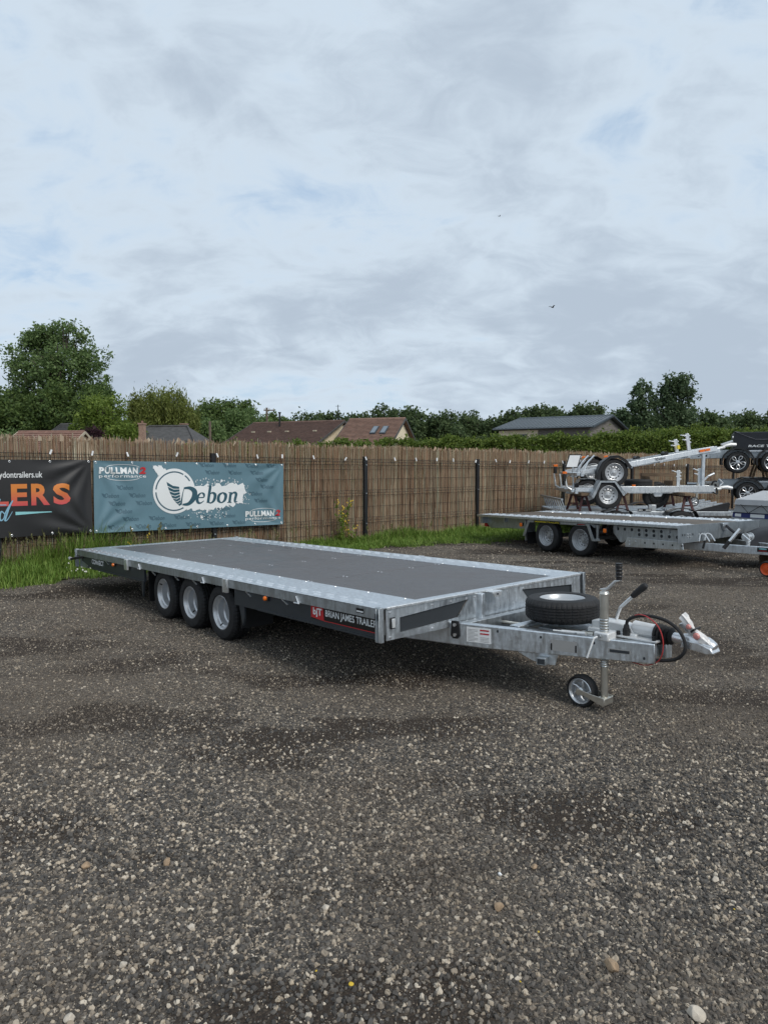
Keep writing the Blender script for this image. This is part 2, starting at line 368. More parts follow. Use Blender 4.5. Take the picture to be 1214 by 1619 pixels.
def ramp(fac, stops, interp='LINEAR'):
    r = t.nodes.new('ShaderNodeValToRGB'); r.color_ramp.interpolation = interp; e = r.color_ramp.elements
    e[0].position, e[0].color = stops[0][0], (*stops[0][1], 1); e[1].position, e[1].color = stops[-1][0], (*stops[-1][1], 1)
    for p, c in stops[1:-1]: q = e.new(p); q.color = (*c, 1)
    t.links.new(fac, r.inputs[0]); return r.outputs[0]
STONE_STOPS = [(0.0, (0.034, 0.033, 0.032)), (0.26, (0.066, 0.063, 0.060)), (0.48, (0.104, 0.098, 0.091)), (0.63, (0.150, 0.137, 0.121)), (0.75, (0.22, 0.188, 0.152)), (0.84, (0.33, 0.275, 0.21)), (0.91, (0.48, 0.405, 0.31)), (1.0, (0.62, 0.55, 0.45))]
v1 = tex('ShaderNodeTexVoronoi', 85.0); v2 = tex('ShaderNodeTexVoronoi', 190.0)
s1 = t.nodes.new('ShaderNodeSeparateColor'); t.links.new(v1.outputs['Color'], s1.inputs[0]); s2 = t.nodes.new('ShaderNodeSeparateColor'); t.links.new(v2.outputs['Color'], s2.inputs[0])
c1 = ramp(s1.outputs[0], STONE_STOPS); c2 = ramp(s2.outputs[1], STONE_STOPS)
nb = tex('ShaderNodeTexNoise', 0.75, Detail=7.0, Roughness=0.62); ng = tex('ShaderNodeTexNoise', 260.0, Detail=2.0)
stones = mix_col(t, math_node(t, 'GREATER_THAN', s1.outputs[2], 0.45), c2, c1)
dirt = mix_col(t, ng.outputs[0], (0.036, 0.027, 0.020), (0.155, 0.126, 0.098))
edge = map_range(t, v1.outputs['Distance'], 0.25, 0.75)
patch = map_range(t, nb.outputs[0], 0.42, 0.60)
grit = math_node(t, 'MAXIMUM', math_node(t, 'MULTIPLY', edge, 0.55), math_node(t, 'MULTIPLY', patch, 0.72))
mpw = t.nodes.new('ShaderNodeMapping'); mpw.inputs['Scale'].default_value = (0.55, 1.25, 1); t.links.new(co.outputs['Object'], mpw.inputs[0])
nw = t.nodes.new('ShaderNodeTexNoise'); nw.inputs['Scale'].default_value = 0.8; nw.inputs['Detail'].default_value = 7; nw.inputs['Roughness'].default_value = 0.62; t.links.new(mpw.outputs[0], nw.inputs['Vector'])
damp = map_range(t, nw.outputs[0], 0.485, 0.555); dusty = map_range(t, nw.outputs[0], 0.47, 0.36)
gcol = mix_col(t, math_node(t, 'MULTIPLY', dusty, 0.65), mix_col(t, grit, stones, dirt), (0.175, 0.148, 0.120))
gcol = mix_col(t, math_node(t, 'MULTIPLY', damp, 0.86), gcol, (0.036, 0.026, 0.019))
t.links.new(gcol, b.inputs['Base Color']); b.inputs['Roughness'].default_value = 0.9; b.inputs['Specular IOR Level'].default_value = 0.25
bp = t.nodes.new('ShaderNodeBump'); bp.inputs['Strength'].default_value = 0.9; bp.inputs['Distance'].default_value = 0.012
hh = math_node(t, 'SUBTRACT', math_node(t, 'ADD', math_node(t, 'MULTIPLY', s1.outputs[1], 0.5), math_node(t, 'MULTIPLY', s2.outputs[0], 0.25)), math_node(t, 'MULTIPLY', v1.outputs['Distance'], 0.8))
t.links.new(hh, bp.inputs['Height']); t.links.new(bp.outputs[0], b.inputs['Normal'])
ground = obj('ground', np_mesh('ground', np.stack([GX, GY, GZ], -1).reshape(-1, 3), gf, 'gravel_ground', 4))
structure(ground); ground['label'] = 'dark grey gravel yard with brown gritty patches'

# loose gravel: real stones scattered by geometry nodes
def stone_material(name, d0, d1):
    global t
    m = bpy.data.materials.new(name); m.use_nodes = True; t = m.node_tree; b = t.nodes['Principled BSDF']; MATS[name] = m
    at = t.nodes.new('ShaderNodeAttribute'); at.attribute_type = 'INSTANCER'; at.attribute_name = 'tone'
    gp = t.nodes.new('ShaderNodeNewGeometry'); ns = t.nodes.new('ShaderNodeTexNoise'); ns.inputs['Scale'].default_value = 0.6; ns.inputs['Detail'].default_value = 5; t.links.new(gp.outputs['Position'], ns.inputs['Vector'])
    t.links.new(mix_col(t, map_range(t, ns.outputs[0], 0.42, 0.66, d0, d1), ramp(at.outputs['Fac'], STONE_STOPS), (0.140, 0.112, 0.085)), b.inputs['Base Color'])
    b.inputs['Roughness'].default_value = 0.88; b.inputs['Specular IOR Level'].default_value = 0.3; return m
STONE, STONE_DUSTY = stone_material('gravel_stone', 0.06, 0.5), stone_material('gravel_stone_dusty', 0.32, 0.68)
def gravel(name, y0, y1, density, smin, smax, seed, sub, label, hw=0.56, power=2.2, sm=None, fade=(0.0, 0.01, 90.0, 91.0)):
    sm = sm or STONE
    vs = []; fs = []; ys = np.linspace(y0, y1, 14)
    for i, y in enumerate(ys):
        for k in range(15):
            x = (k / 14 * 2 - 1) * (hw * y + 0.6)
            vs.append((x, y, float(ground_height(np.array(x), np.array(y)))))
    for i in range(13):
        for k in range(14): a = i * 15 + k; fs.append((a, a + 1, a + 16, a + 15))
    # keep clear of the grass and the fence
    keep = []
    for f in fs:
        c = sum((Vector(vs[i]) for i in f), Vector()) / 4; r = c - FO
        if r.dot(FN) > 0.95: keep.append(f)
    me = bpy.data.meshes.new(name); me.from_pydata(vs, [], keep); me.materials.append(sm)
    o = obj(name, me); stuff(o); o['label'] = label; o['category'] = 'gravel'
    ng = bpy.data.node_groups.new(name, 'GeometryNodeTree')
    ng.interface.new_socket('Geometry', in_out='INPUT', socket_type='NodeSocketGeometry'); ng.interface.new_socket('Geometry', in_out='OUTPUT', socket_type='NodeSocketGeometry')
    N = ng.nodes; L = ng.links; gi = N.new('NodeGroupInput'); go = N.new('NodeGroupOutput')
    dp = N.new('GeometryNodeDistributePointsOnFaces'); dp.distribute_method = 'RANDOM'; dp.inputs['Seed'].default_value = seed
    nz = N.new('ShaderNodeTexNoise'); nz.inputs['Scale'].default_value = 0.8; nz.inputs['Detail'].default_value = 7; nz.inputs['Roughness'].default_value = 0.62
    pz = N.new('GeometryNodeInputPosition'); mz = N.new('ShaderNodeVectorMath'); mz.operation = 'MULTIPLY'; mz.inputs[1].default_value = (0.55, 1.25, 1.0); L.new(pz.outputs[0], mz.inputs[0]); L.new(mz.outputs[0], nz.inputs['Vector'])
    mr = N.new('ShaderNodeMapRange'); L.new(nz.outputs[0], mr.inputs[0])
    for i, q in zip((1, 2, 3, 4), (0.485, 0.57, density, 0.10 * density)): mr.inputs[i].default_value = q
    L.new(gi.outputs[0], dp.inputs['Mesh']); # thin the stones out gradually at the near and far limits, along a wavy line
    sx = N.new('ShaderNodeSeparateXYZ'); L.new(pz.outputs[0], sx.inputs[0])
    wv = N.new('ShaderNodeTexNoise'); wv.inputs['Scale'].default_value = 1.1; wv.inputs['Detail'].default_value = 4; L.new(pz.outputs[0], wv.inputs['Vector'])
    yy = N.new('ShaderNodeMath'); yy.operation = 'MULTIPLY_ADD'; yy.inputs[1].default_value = 2.6; L.new(wv.outputs[0], yy.inputs[0])
    sh = N.new('ShaderNodeMath'); sh.operation = 'SUBTRACT'; sh.inputs[1].default_value = 1.3; L.new(sx.outputs[1], sh.inputs[0]); L.new(sh.outputs[0], yy.inputs[2])
    prod = mr.outputs[0]
    for lo, hi, a0, a1 in ((fade[0], fade[1], 0.0, 1.0), (fade[2], fade[3], 1.0, 0.0)):
        fd = N.new('ShaderNodeMapRange'); fd.interpolation_type = 'SMOOTHSTEP'; L.new(yy.outputs[0], fd.inputs[0])
        for i, q in zip((1, 2, 3, 4), (lo, hi, a0, a1)): fd.inputs[i].default_value = q
        mu = N.new('ShaderNodeMath'); mu.operation = 'MULTIPLY'; L.new(prod, mu.inputs[0]); L.new(fd.outputs[0], mu.inputs[1]); prod = mu.outputs[0]
    L.new(prod, dp.inputs['Density'])
    jo = N.new('GeometryNodeJoinGeometry')
    for q in range(6):
        ic = N.new('GeometryNodeMeshIcoSphere'); ic.inputs['Radius'].default_value = 1; ic.inputs['Subdivisions'].default_value = sub
        ps = N.new('GeometryNodeInputPosition'); vm = N.new('ShaderNodeVectorMath'); vm.operation = 'ADD'; vm.inputs[1].default_value = (q * 7.3, q * 3.1, seed)
        L.new(ps.outputs[0], vm.inputs[0]); tn = N.new('ShaderNodeTexNoise'); tn.inputs['Scale'].default_value = 0.9; tn.inputs['Detail'].default_value = 1; L.new(vm.outputs[0], tn.inputs['Vector'])
        sb = N.new('ShaderNodeVectorMath'); sb.operation = 'SUBTRACT'; sb.inputs[1].default_value = (.5, .5, .5); L.new(tn.outputs['Color'], sb.inputs[0])
        sc = N.new('ShaderNodeVectorMath'); sc.operation = 'SCALE'; sc.inputs['Scale'].default_value = 1.9; L.new(sb.outputs[0], sc.inputs[0])
        sp_ = N.new('GeometryNodeSetPosition'); L.new(ic.outputs['Mesh'], sp_.inputs['Geometry']); L.new(sc.outputs[0], sp_.inputs['Offset'])
        mt = N.new('GeometryNodeSetMaterial'); mt.inputs['Material'].default_value = sm; L.new(sp_.outputs[0], mt.inputs['Geometry'])
        gt = N.new('GeometryNodeGeometryToInstance'); L.new(mt.outputs[0], gt.inputs[0]); L.new(gt.outputs[0], jo.inputs[0])
    ip = N.new('GeometryNodeInstanceOnPoints'); ip.inputs['Pick Instance'].default_value = True
    L.new(dp.outputs['Points'], ip.inputs['Points']); L.new(jo.outputs[0], ip.inputs['Instance'])
    rr = N.new('FunctionNodeRandomValue'); rr.data_type = 'FLOAT_VECTOR'; rr.inputs[1].default_value = (6.28, 6.28, 6.28); L.new(rr.outputs[0], ip.inputs['Rotation'])
    rs = N.new('FunctionNodeRandomValue'); rs.data_type = 'FLOAT'; rs.inputs['Seed'].default_value = 5
    pw = N.new('ShaderNodeMath'); pw.operation = 'POWER'; pw.inputs[1].default_value = power; L.new(rs.outputs[1], pw.inputs[0])
    ma = N.new('ShaderNodeMath'); ma.operation = 'MULTIPLY_ADD'; ma.inputs[1].default_value = smax - smin; ma.inputs[2].default_value = smin; L.new(pw.outputs[0], ma.inputs[0])
    vv = N.new('ShaderNodeVectorMath'); vv.operation = 'SCALE'; L.new(ma.outputs[0], vv.inputs['Scale'])
    ra = N.new('FunctionNodeRandomValue'); ra.data_type = 'FLOAT_VECTOR'; ra.inputs[0].default_value = (0.75, 0.6, 0.5); ra.inputs[1].default_value = (1.25, 1.0, 0.85); ra.inputs['Seed'].default_value = 9
    L.new(ra.outputs[0], vv.inputs[0]); L.new(vv.outputs[0], ip.inputs['Scale'])
    st = N.new('GeometryNodeStoreNamedAttribute'); st.data_type = 'FLOAT'; st.domain = 'INSTANCE'; st.inputs['Name'].default_value = 'tone'
    rt = N.new('FunctionNodeRandomValue'); rt.data_type = 'FLOAT'; rt.inputs['Seed'].default_value = 11
    L.new(ip.outputs[0], st.inputs['Geometry']); L.new(rt.outputs[1], st.inputs['Value']); L.new(st.outputs[0], go.inputs[0])
    md = o.modifiers.new('scatter', 'NODES'); md.node_group = ng
    return o
gravel('gravel', 1.5, 5.4, 18500, 0.0020, 0.0112, 1, 2, 'loose crushed stone covering the near yard', power=2.9, fade=(0.0, 0.01, 2.6, 4.3))
gravel('gravel', 2.4, 5.8, 13000, 0.0018, 0.0078, 2, 1, 'fine compacted grit between the near yard and the long flatbed trailer', power=3.2, sm=STONE_DUSTY, fade=(2.7, 4.0, 90.0, 91.0))
gravel('gravel', 2.6, 8.0, 1300, 0.004, 0.0115, 6, 1, 'scattered larger stones lying on the compacted grit', power=1.6, fade=(2.8, 4.2, 5.5, 8.0))
gravel('gravel', 5.8, 9.0, 4800, 0.0025, 0.0105, 4, 1, 'crushed stone beneath and around the long flatbed trailer', power=3.0, sm=STONE_DUSTY)
gravel('gravel', 9.0, 15.0, 900, 0.005, 0.016, 3, 1, 'loose crushed stone out towards the grass verge', sm=STONE_DUSTY)

def back(px, py, z=0.0):              # a pixel of the photograph to the point where its ray meets height z
    x = (px - 607) / F_PX; u = -(py - 809.5) / F_PX; c, s = math.cos(PITCH), math.sin(PITCH)
    d = Vector((x, c + s * u, -s + c * u)); return Vector((0, 0, CAM_H)) + d * ((z - CAM_H) / d.z)
def rock_mesh(seed, r, flat, mat):
    bm = bmesh.new(); bmesh.ops.create_icosphere(bm, subdivisions=3, radius=1); rd = random.Random(seed)
    planes = [(Vector((rd.gauss(0, 1), rd.gauss(0, 1), rd.gauss(0, 1))).normalized(), rd.uniform(0.6, 0.85)) for _ in range(11)]
    for v in bm.verts:
        for n, d in planes:
            k = v.co.dot(n) - d
            if k > 0: v.co -= n * k * 0.9
        v.co = Vector((v.co.x * r * rd.uniform(1.0, 1.04), v.co.y * r * 0.85, v.co.z * r * flat))
    me = bpy.data.meshes.new('stone'); bm.to_mesh(me); bm.free(); me.materials.append(MATS[mat])
    me.polygons.foreach_set('use_smooth', [True] * len(me.polygons)); me.set_sharp_from_angle(angle=math.radians(25)); return me
for i, (x, y, r, mt_, kind) in enumerate([(136, 1369, .017, 'stone_tan', 0), (264, 1363, .020, 'stone_tan', 0), (788, 1434, .019, 'stone_tan', 0), (967, 1530, .024, 'stone_tan', 0), (844, 1370, .014, 'stone_tan', 0),
                                    (302, 1465, .014, 'stone_pale', 1), (195, 1525, .013, 'stone_pale', 1), (110, 1612, .017, 'stone_pale', 1), (1130, 1392, .015, 'stone_pale', 1), (1100, 1608, .026, 'stone_pale', 1), (1040, 1362, .014, 'stone_pale', 1), (515, 1433, .015, 'stone_pale', 1), (790, 1380, .010, 'white', 2)]):
    p = back(x, y); o = obj('stone', rock_mesh(i, r, 0.75, mt_)); o.location = (p.x, p.y, r * 0.55 + float(ground_height(np.array(p.x), np.array(p.y)))); o.rotation_euler = (0, 0, i * 1.7)
    tag(o, ['large tan brown stone lying loose on the dark gravel', 'large pale cream stone lying loose on the dark gravel', 'small white chip of stone on the dark gravel'][kind], 'stone', ['tan stones on the gravel', 'pale stones on the gravel', None][kind])

for i, (x, y, r) in enumerate([(555, 1561, .008), (1160, 1442, .004), (500, 1540, .004), (851, 1478, .004), (822, 1557, .004)]):
    p = back(x, y); o = obj('yellow_chip', rock_mesh(40 + i, r, 0.5, 'flower_yellow')); o.location = (p.x, p.y, 0.010); o.rotation_euler = (0.2, 0.1, i * 2.1); tag(o, 'small bright yellow chip lying among the dark gravel', 'chip', 'yellow chips in the gravel')

# ------------------------------------------------------------ vegetation helpers
def leaves(centers, spread, n_per, size, aspect=0.6, flat=0.0, droop=0.0):
    centers = np.asarray(centers); n = len(centers) * n_per
    c = np.repeat(centers, n_per, 0) + rng.normal(0, 1, (n, 3)) * np.asarray(spread)
    d = rng.normal(0, 1, (n, 3)); d[:, 2] = d[:, 2] * (1 - flat) - droop; d /= np.linalg.norm(d, axis=1, keepdims=True)
    q = rng.normal(0, 1, (n, 3)); s = np.cross(d, q); s /= np.linalg.norm(s, axis=1, keepdims=True)
    L = size * rng.uniform(0.6, 1.35, (n, 1)); W = L * aspect
    bend = np.cross(d, s) * L * rng.uniform(-0.2, 0.2, (n, 1))
    v = np.stack([c - d * L / 2, c + s * W / 2 + bend, c + d * L / 2, c - s * W / 2 + bend], 1).reshape(-1, 3)
    return v, np.arange(n * 4).reshape(n, 4)
def blob_points(blobs, dens, clump=1.0, bottom=0.35):
    pts = []
    for (cx, cy, cz, rx, ry, rz) in blobs:
        n = max(6, int(dens * 4 * PI * (rx * ry + ry * rz + rx * rz) / 3))
        u = rng.normal(0, 1, (n, 3)); u /= np.linalg.norm(u, axis=1, keepdims=True)
        r = rng.uniform(bottom, 1.0, (n, 1)) ** 0.45 * rng.uniform(0.86, 1.10, (n, 1))
        pts.append(np.array([cx, cy, cz]) + u * r * np.array([rx, ry, rz]))
    return np.concatenate(pts)
def tree(name, label, cat, base, trunk_h, trunk_r, blobs, dens, n_per, spread, size, leafm, aspect=0.6, droop=0.0, limbs=8, group=None, sub_blobs=0, bottom=0.35):
    t = thing(name, label, cat, base, (0, 0, 0), group)
    if sub_blobs:
        nb = []
        for (cx, cy, cz, rx, ry, rz) in blobs:
            for _ in range(sub_blobs):
                u = rng.normal(0, 1, 3); u /= np.linalg.norm(u); k = rng.uniform(0.45, 0.85); f = rng.uniform(0.30, 0.48)
                nb.append((cx + u[0] * rx * k, cy + u[1] * ry * k, cz + u[2] * rz * k, rx * f, ry * f, rz * f))
        blobs = nb
    pts = blob_points(blobs, dens / (size * size * aspect * 0.5 * n_per), bottom=bottom)
    v, f = leaves(pts, spread, n_per, size, aspect, 0, droop)
    obj('crown', np_mesh('crown', v, f, leafm, 4), t)
    mb = MB(); top = max(bl[2] for bl in blobs)
    trunk_pts = [(0, 0, -0.3), (0.05, 0, trunk_h * 0.5), (0, 0.1, trunk_h), (0.1, 0, trunk_h + (top - trunk_h) * 0.35), (0.0, 0, trunk_h + (top - trunk_h) * 0.7)]
    mb.tube(trunk_pts, [trunk_r, trunk_r * 0.85, trunk_r * 0.7, trunk_r * 0.4, trunk_r * 0.1], 9, smooth_path=3)
    order = sorted(range(len(blobs)), key=lambda i: -blobs[i][3])[:limbs]
    for i in order:
        bx, by, bz, rx, ry, rz = blobs[i]; z0 = min(bz - 0.5, trunk_h * random.uniform(0.75, 1.3)); z0 = max(z0, trunk_h * 0.5)
        mb.tube([(0, 0, z0), (bx * 0.45, by * 0.45, z0 + (bz - z0) * 0.6), (bx, by, bz)], [trunk_r * 0.45, trunk_r * 0.3, trunk_r * 0.08], 6, smooth_path=3)
        for k in range(3):
            e = Vector((bx + random.uniform(-1, 1) * rx * 0.8, by + random.uniform(-1, 1) * ry * 0.8, bz + random.uniform(-0.3, 1) * rz * 0.8))
            mb.tube([(bx * 0.45, by * 0.45, z0 + (bz - z0) * 0.6), ((bx + e.x) / 2, (by + e.y) / 2, (bz + e.z) / 2), e], [trunk_r * 0.2, trunk_r * 0.12, trunk_r * 0.03], 5)
    mb.build('trunk', 'bark', t)
    return t

# big ash and its neighbours on the left
tree('ash_tree', 'tall broad ash tree with open crown rising above everything else on the skyline', 'tree', (-27, 60, 0), 4.5, 0.38,
     [(-0.3, 0, 9.6, 3.9, 3.4, 3.5), (-3.0, 0, 9.4, 1.8, 1.8, 2.4), (2.5, 0, 8.9, 1.9, 2, 2.4), (3.5, 0, 7.2, 1.1, 1.2, 1.2), (-3.6, 0, 7.0, 1.4, 1.4, 0.9), (0.3, 0, 12.2, 2.1, 2, 1.1), (-1.6, 0, 11.6, 1.6, 1.6, 1.2), (0, 0, 6.8, 2.2, 2, 1.6)],
     0.34, 16, 0.20, 0.26, 'leaf_ash', 0.55, limbs=26, sub_blobs=15, bottom=0.1)
tree('oak_tree', 'dark dense tree under the tall ash, behind the terracotta roof', 'tree', (-31.2, 58, 0), 3, 0.3, [(0, 0, 5.2, 2.8, 2.4, 2.2), (-2.4, 0, 4.2, 2, 2, 2), (1.8, 0, 4.6, 2, 2, 2.2)], 1.0, 16, 0.24, 0.26, 'leaf_dark', sub_blobs=15)
tree('sycamore_tree', 'dark shaded tree between the tall ash and the pale green tree', 'tree', (-25.6, 57, 0), 3, 0.3, [(0, 0, 5.4, 3.0, 2.6, 2.4), (2.2, 0, 5.0, 2, 2, 2.2), (-2.3, 0, 4.4, 2.2, 2, 2.2)], 1.0, 16, 0.24, 0.26, 'leaf_dark', sub_blobs=15)
tree('maple_tree', 'bright mid green rounded tree beside the willow', 'tree', (-19.3, 49, 0), 2, 0.2, [(0, 0, 4.4, 1.7, 1.7, 1.7), (-1.1, 0, 3.5, 1.3, 1.3, 1.6), (1.5, -0.4, 3.1, 1.6, 1.4, 1.4), (2.6, -0.6, 2.6, 1.2, 1.2, 1.0)], 1.0, 18, 0.17, 0.20, 'leaf_light', sub_blobs=15)
tree('willow_tree', 'yellow green weeping willow with drooping streaked crown', 'tree', (-20.8, 66, 0), 3.5, 0.35, [(0, 0, 6.3, 2.6, 2.2, 1.9), (-1.8, 0, 5.2, 1.7, 1.6, 2.3), (2.4, 0, 5.2, 1.7, 1.6, 2.3), (0.4, -1, 4.4, 2.9, 1.6, 2.4)], 0.75, 18, (0.12, 0.12, 0.45), 0.34, 'leaf_willow', 0.28, droop=1.6, sub_blobs=15)
tree('lime_tree', 'rounded dark green tree just beyond the willow', 'tree', (-19.8, 82, 0), 3, 0.3, [(0, 0, 6.6, 2.8, 2.4, 2.4), (3.2, 0, 5.8, 2.6, 2, 2.6), (0.5, -1, 4.2, 3.4, 2, 2.4), (5.6, 0, 4.6, 2.0, 2, 2.2)], 1.0, 18, 0.28, 0.32, 'leaf_dark', sub_blobs=15)
tree('ash_tree', 'dull olive tree between the rounded dark tree and the maroon roof', 'tree', (-15.6, 78, 0), 3, 0.3, [(0, 0, 5.4, 2.3, 2, 2.2), (2.4, 0, 4.7, 1.8, 1.6, 2.0), (-2.6, -4, 4.0, 2.3, 1.6, 1.9), (0.5, -1, 3.6, 2.8, 1.6, 1.8)], 1.0, 18, 0.26, 0.30, 'leaf_ash', sub_blobs=15)
tree('oak_tree', 'small dark tree behind the left end of the maroon roof', 'tree', (-14.6, 92, 0), 3, 0.25, [(0, 0, 6.2, 2.0, 2, 1.6), (-2.4, 0, 5.2, 1.5, 1.5, 1.8), (2, 0, 5.4, 1.4, 1.4, 1.6)], 1.0, 16, 0.28, 0.32, 'leaf_dark', sub_blobs=15)
tree('copper_bush', 'dark purple copper leaved bush in front of the bright green tree', 'bush', (-18.4, 45, 0), 0.8, 0.08, [(0, 0, 2.7, 1.05, 1.0, 1.0)], 1.2, 16, 0.12, 0.14, 'leaf_purple', sub_blobs=10)
tree('apple_tree', 'olive green low tree under the edge of the tall ash by the reed fence', 'tree', (-24.5, 46, 0), 1.5, 0.15, [(0, 0, 2.8, 1.7, 1.5, 1.2), (-1.6, 0, 2.5, 1.4, 1.3, 1.1)], 1.0, 16, 0.18, 0.2, 'leaf_ash', sub_blobs=7)
# two poplars on the right
tree('poplar_tree', 'taller of two poplars standing beyond the hedge near the grey barn', 'tree', (24.3, 60, 0), 3, 0.26, [(0.2, 0, 7.9, 1.4, 1.3, 1.4), (0.9, 0, 6.7, 1.3, 1.2, 1.4), (-0.8, 0, 6.7, 1.2, 1.2, 1.3), (0.3, 0, 5.4, 2.0, 1.5, 1.5), (0.7, 0, 4.2, 1.9, 1.4, 1.4)], 0.75, 17, 0.16, 0.22, 'leaf_poplar', 0.75, sub_blobs=11, limbs=12)
tree('poplar_tree', 'shorter of two poplars standing beyond the hedge near the grey barn', 'tree', (21.5, 60, 0), 3, 0.22, [(0.1, 0, 7.2, 0.8, 0.9, 1.3), (-0.4, 0, 6.0, 0.9, 0.9, 1.2), (0.3, 0, 5.2, 1.0, 1, 1.2), (-1.4, 0, 5.4, 0.4, 0.5, 0.7), (0.2, 0, 4.2, 1.3, 1.2, 1.2)], 0.75, 17, 0.15, 0.22, 'leaf_poplar', 0.75, sub_blobs=11, limbs=12)
tree('elder_bush', 'green bushy growth at the foot of the two poplars', 'bush', (22.5, 56, 0), 1.5, 0.12, [(0, 0, 3.0, 2.6, 1.6, 1.6), (3.4, 0, 2.9, 2.2, 1.6, 1.4), (-3, 0, 2.9, 1.6, 1.5, 1.2)], 1.0, 16, 0.18, 0.2, 'leaf_hedge', sub_blobs=8)
# far line of trees
far = [(-14 + 3.9 * i, 10.7 + 0.75 * math.sin(i * 1.9) + 0.5 * math.sin(i * 0.53 + 1) + (0.4 if i in (12, 13, 20, 21) else 0) - (1.2 if i < 2 else 0), 5.2 + (i * 7 % 5) * 0.3) for i in range(26)]
for i, (x, h, w) in enumerate(far):
    d = 126 + (i * 37 % 13)
    tree('woodland_tree', 'dark green tree in the distant treeline behind the roofs', 'tree', (x * d / 130, d, 0), 4, 0.3, [(0, 0, h - 2.2, w * 0.75, 2.6, 2.8), (w * 0.45, 0, h - 4.2, w * 0.6, 2.6, 3.0), (-w * 0.45, 0, h - 4.2, w * 0.6, 2.6, 3.0)], 1.0, 16, 0.38, 0.58, 'leaf_far', sub_blobs=10, limbs=6, group='trees of the distant treeline')

# hedge behind the fence, taller to the right
def hedge(name, label, x0, x1, y, h0, h1, depth, n, size):
    t = thing(name, label, 'hedge', ((x0 + x1) / 2, y, 0)); xm = (x0 + x1) / 2
    hx = lambda x: h0 + (h1 - h0) * np.clip((x - x0) / (x1 - x0), 0, 1)
    x = rng.uniform(x0, x1, n); q = rng.uniform(0, 1, n); top = hx(x) + 0.07 * np.sin(x * 3.1) + 0.06 * np.sin(x * 7.7 + 1) + rng.normal(0, 0.05, n)
    z = np.where(q < 0.72, top * rng.uniform(0.25, 1.0, n), top - 0.02); yy = np.where(q < 0.72, -depth / 2 + 0.10 * np.sin(x * 2.3 + z * 3) + rng.normal(0, 0.06, n), rng.uniform(-depth / 2, depth / 2, n))
    yy = np.where(z > top - 0.25, yy * 0.9 + 0.08, yy)
    v, f = leaves(np.stack([x - xm, yy, z], 1), 0.07, 5, size, 0.62)
    sx = rng.uniform(x0, x1, int((x1 - x0) * 4)); ph = rng.uniform(0.02, 0.2, len(sx))
    sv_, sf_ = leaves(np.stack([sx - xm, rng.uniform(-depth / 2, depth / 2, len(sx)), hx(sx) + ph * 0.6], 1), (0.05, 0.05, 0.11), 9, size, 0.55)
    obj('foliage', np_mesh('foliage', np.concatenate([v, sv_]), np.concatenate([f, sf_ + len(v)]), 'leaf_hedge', 4), t)
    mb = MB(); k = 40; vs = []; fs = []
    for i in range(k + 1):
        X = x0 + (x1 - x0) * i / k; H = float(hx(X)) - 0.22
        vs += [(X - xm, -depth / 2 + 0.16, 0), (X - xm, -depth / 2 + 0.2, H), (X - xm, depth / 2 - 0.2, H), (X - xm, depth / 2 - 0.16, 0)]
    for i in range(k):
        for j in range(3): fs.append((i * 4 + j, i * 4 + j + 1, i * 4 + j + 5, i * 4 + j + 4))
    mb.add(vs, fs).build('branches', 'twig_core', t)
hedge('hedge', 'long clipped green hedge running behind the reed fence', -7.6, 19.0, 27.0, 1.93, 2.70, 1.4, 26000, 0.105)

# ------------------------------------------------------------ buildings
def roof_slope(mb, L, w, zr, ze, side, courses, over=0.25, step=0.03):
    rise = zr - ze; ln = math.hypot(w, rise); n = Vector((0, side * rise / ln, w / ln))
    P = lambda f: Vector((0, side * w * f, zr - rise * f))
    for i in range(courses):
        a, b_ = P(i / courses), P((i + 1.06) / courses); up0, up1 = n * 0.005, n * step
        vs = [(-L / 2 - over, *(a + up0)[1:]), (L / 2 + over, *(a + up0)[1:]), (L / 2 + over, *(b_ + up1)[1:]), (-L / 2 - over, *(b_ + up1)[1:]),
              (-L / 2 - over, *(a - n * 0.05)[1:]), (L / 2 + over, *(a - n * 0.05)[1:]), (L / 2 + over, *(b_ - n * 0.03)[1:]), (-L / 2 - over, *(b_ - n * 0.03)[1:])]
        mb.add(vs, [(0, 1, 2, 3), (7, 6, 5, 4), (3, 2, 6, 7), (0, 4, 5, 1), (1, 5, 6, 2), (0, 3, 7, 4)])
def house(name, label, ridge0, ridge1, zr, w, ze, wallm, roofm, courses=22, over=0.25, trim='roof_slate', step=0.055):
    a, b_ = Vector(ridge0), Vector(ridge1); d = b_ - a; L = d.length; th = math.atan2(d.y, d.x); m_ = (a + b_) / 2
    t = thing(name, label, 'house', (m_.x, m_.y, 0), (0, 0, th))
    wl = w - 0.3; zw = ze + (zr - ze) * (0.3 / w)
    mb = MB(); mb.prism([(-wl, 0), (wl, 0), (wl, zw - 0.08), (0, zr - 0.14), (-wl, zw - 0.08)], lambda u, v, q: (q, u, v), -L / 2, L / 2); mb.build('wall', wallm, t, smooth=0)
    mb = MB(); roof_slope(mb, L, w, zr, ze, -1, courses, over, step); roof_slope(mb, L, w, zr, ze, 1, courses, over, step); roof = mb.build('roof', roofm, t, smooth=0)
    mb = MB(); mb.tube([(-L / 2 - over, 0, zr + 0.0), (L / 2 + over, 0, zr + 0.0)], 0.09, 8); mb.build('ridge', roofm, roof)
    for s in (-1, 1):
        for e in (-1, 1):
            mb = MB(); x = e * (L / 2 + over + 0.03); mb.bar((x, 0, zr - 0.03), (x, s * w, ze - 0.03), 0.05, 0.13); mb.build('bargeboard', trim, roof)
    return t, roof, L
tA, rA, LA = house('bungalow', 'bungalow with long dark maroon tiled roof, thin black flue and cream gable', (-9.84, 55), (-3.09, 52), 4.5, 4.6, 2.55, 'cream', 'roof_maroon', 24)
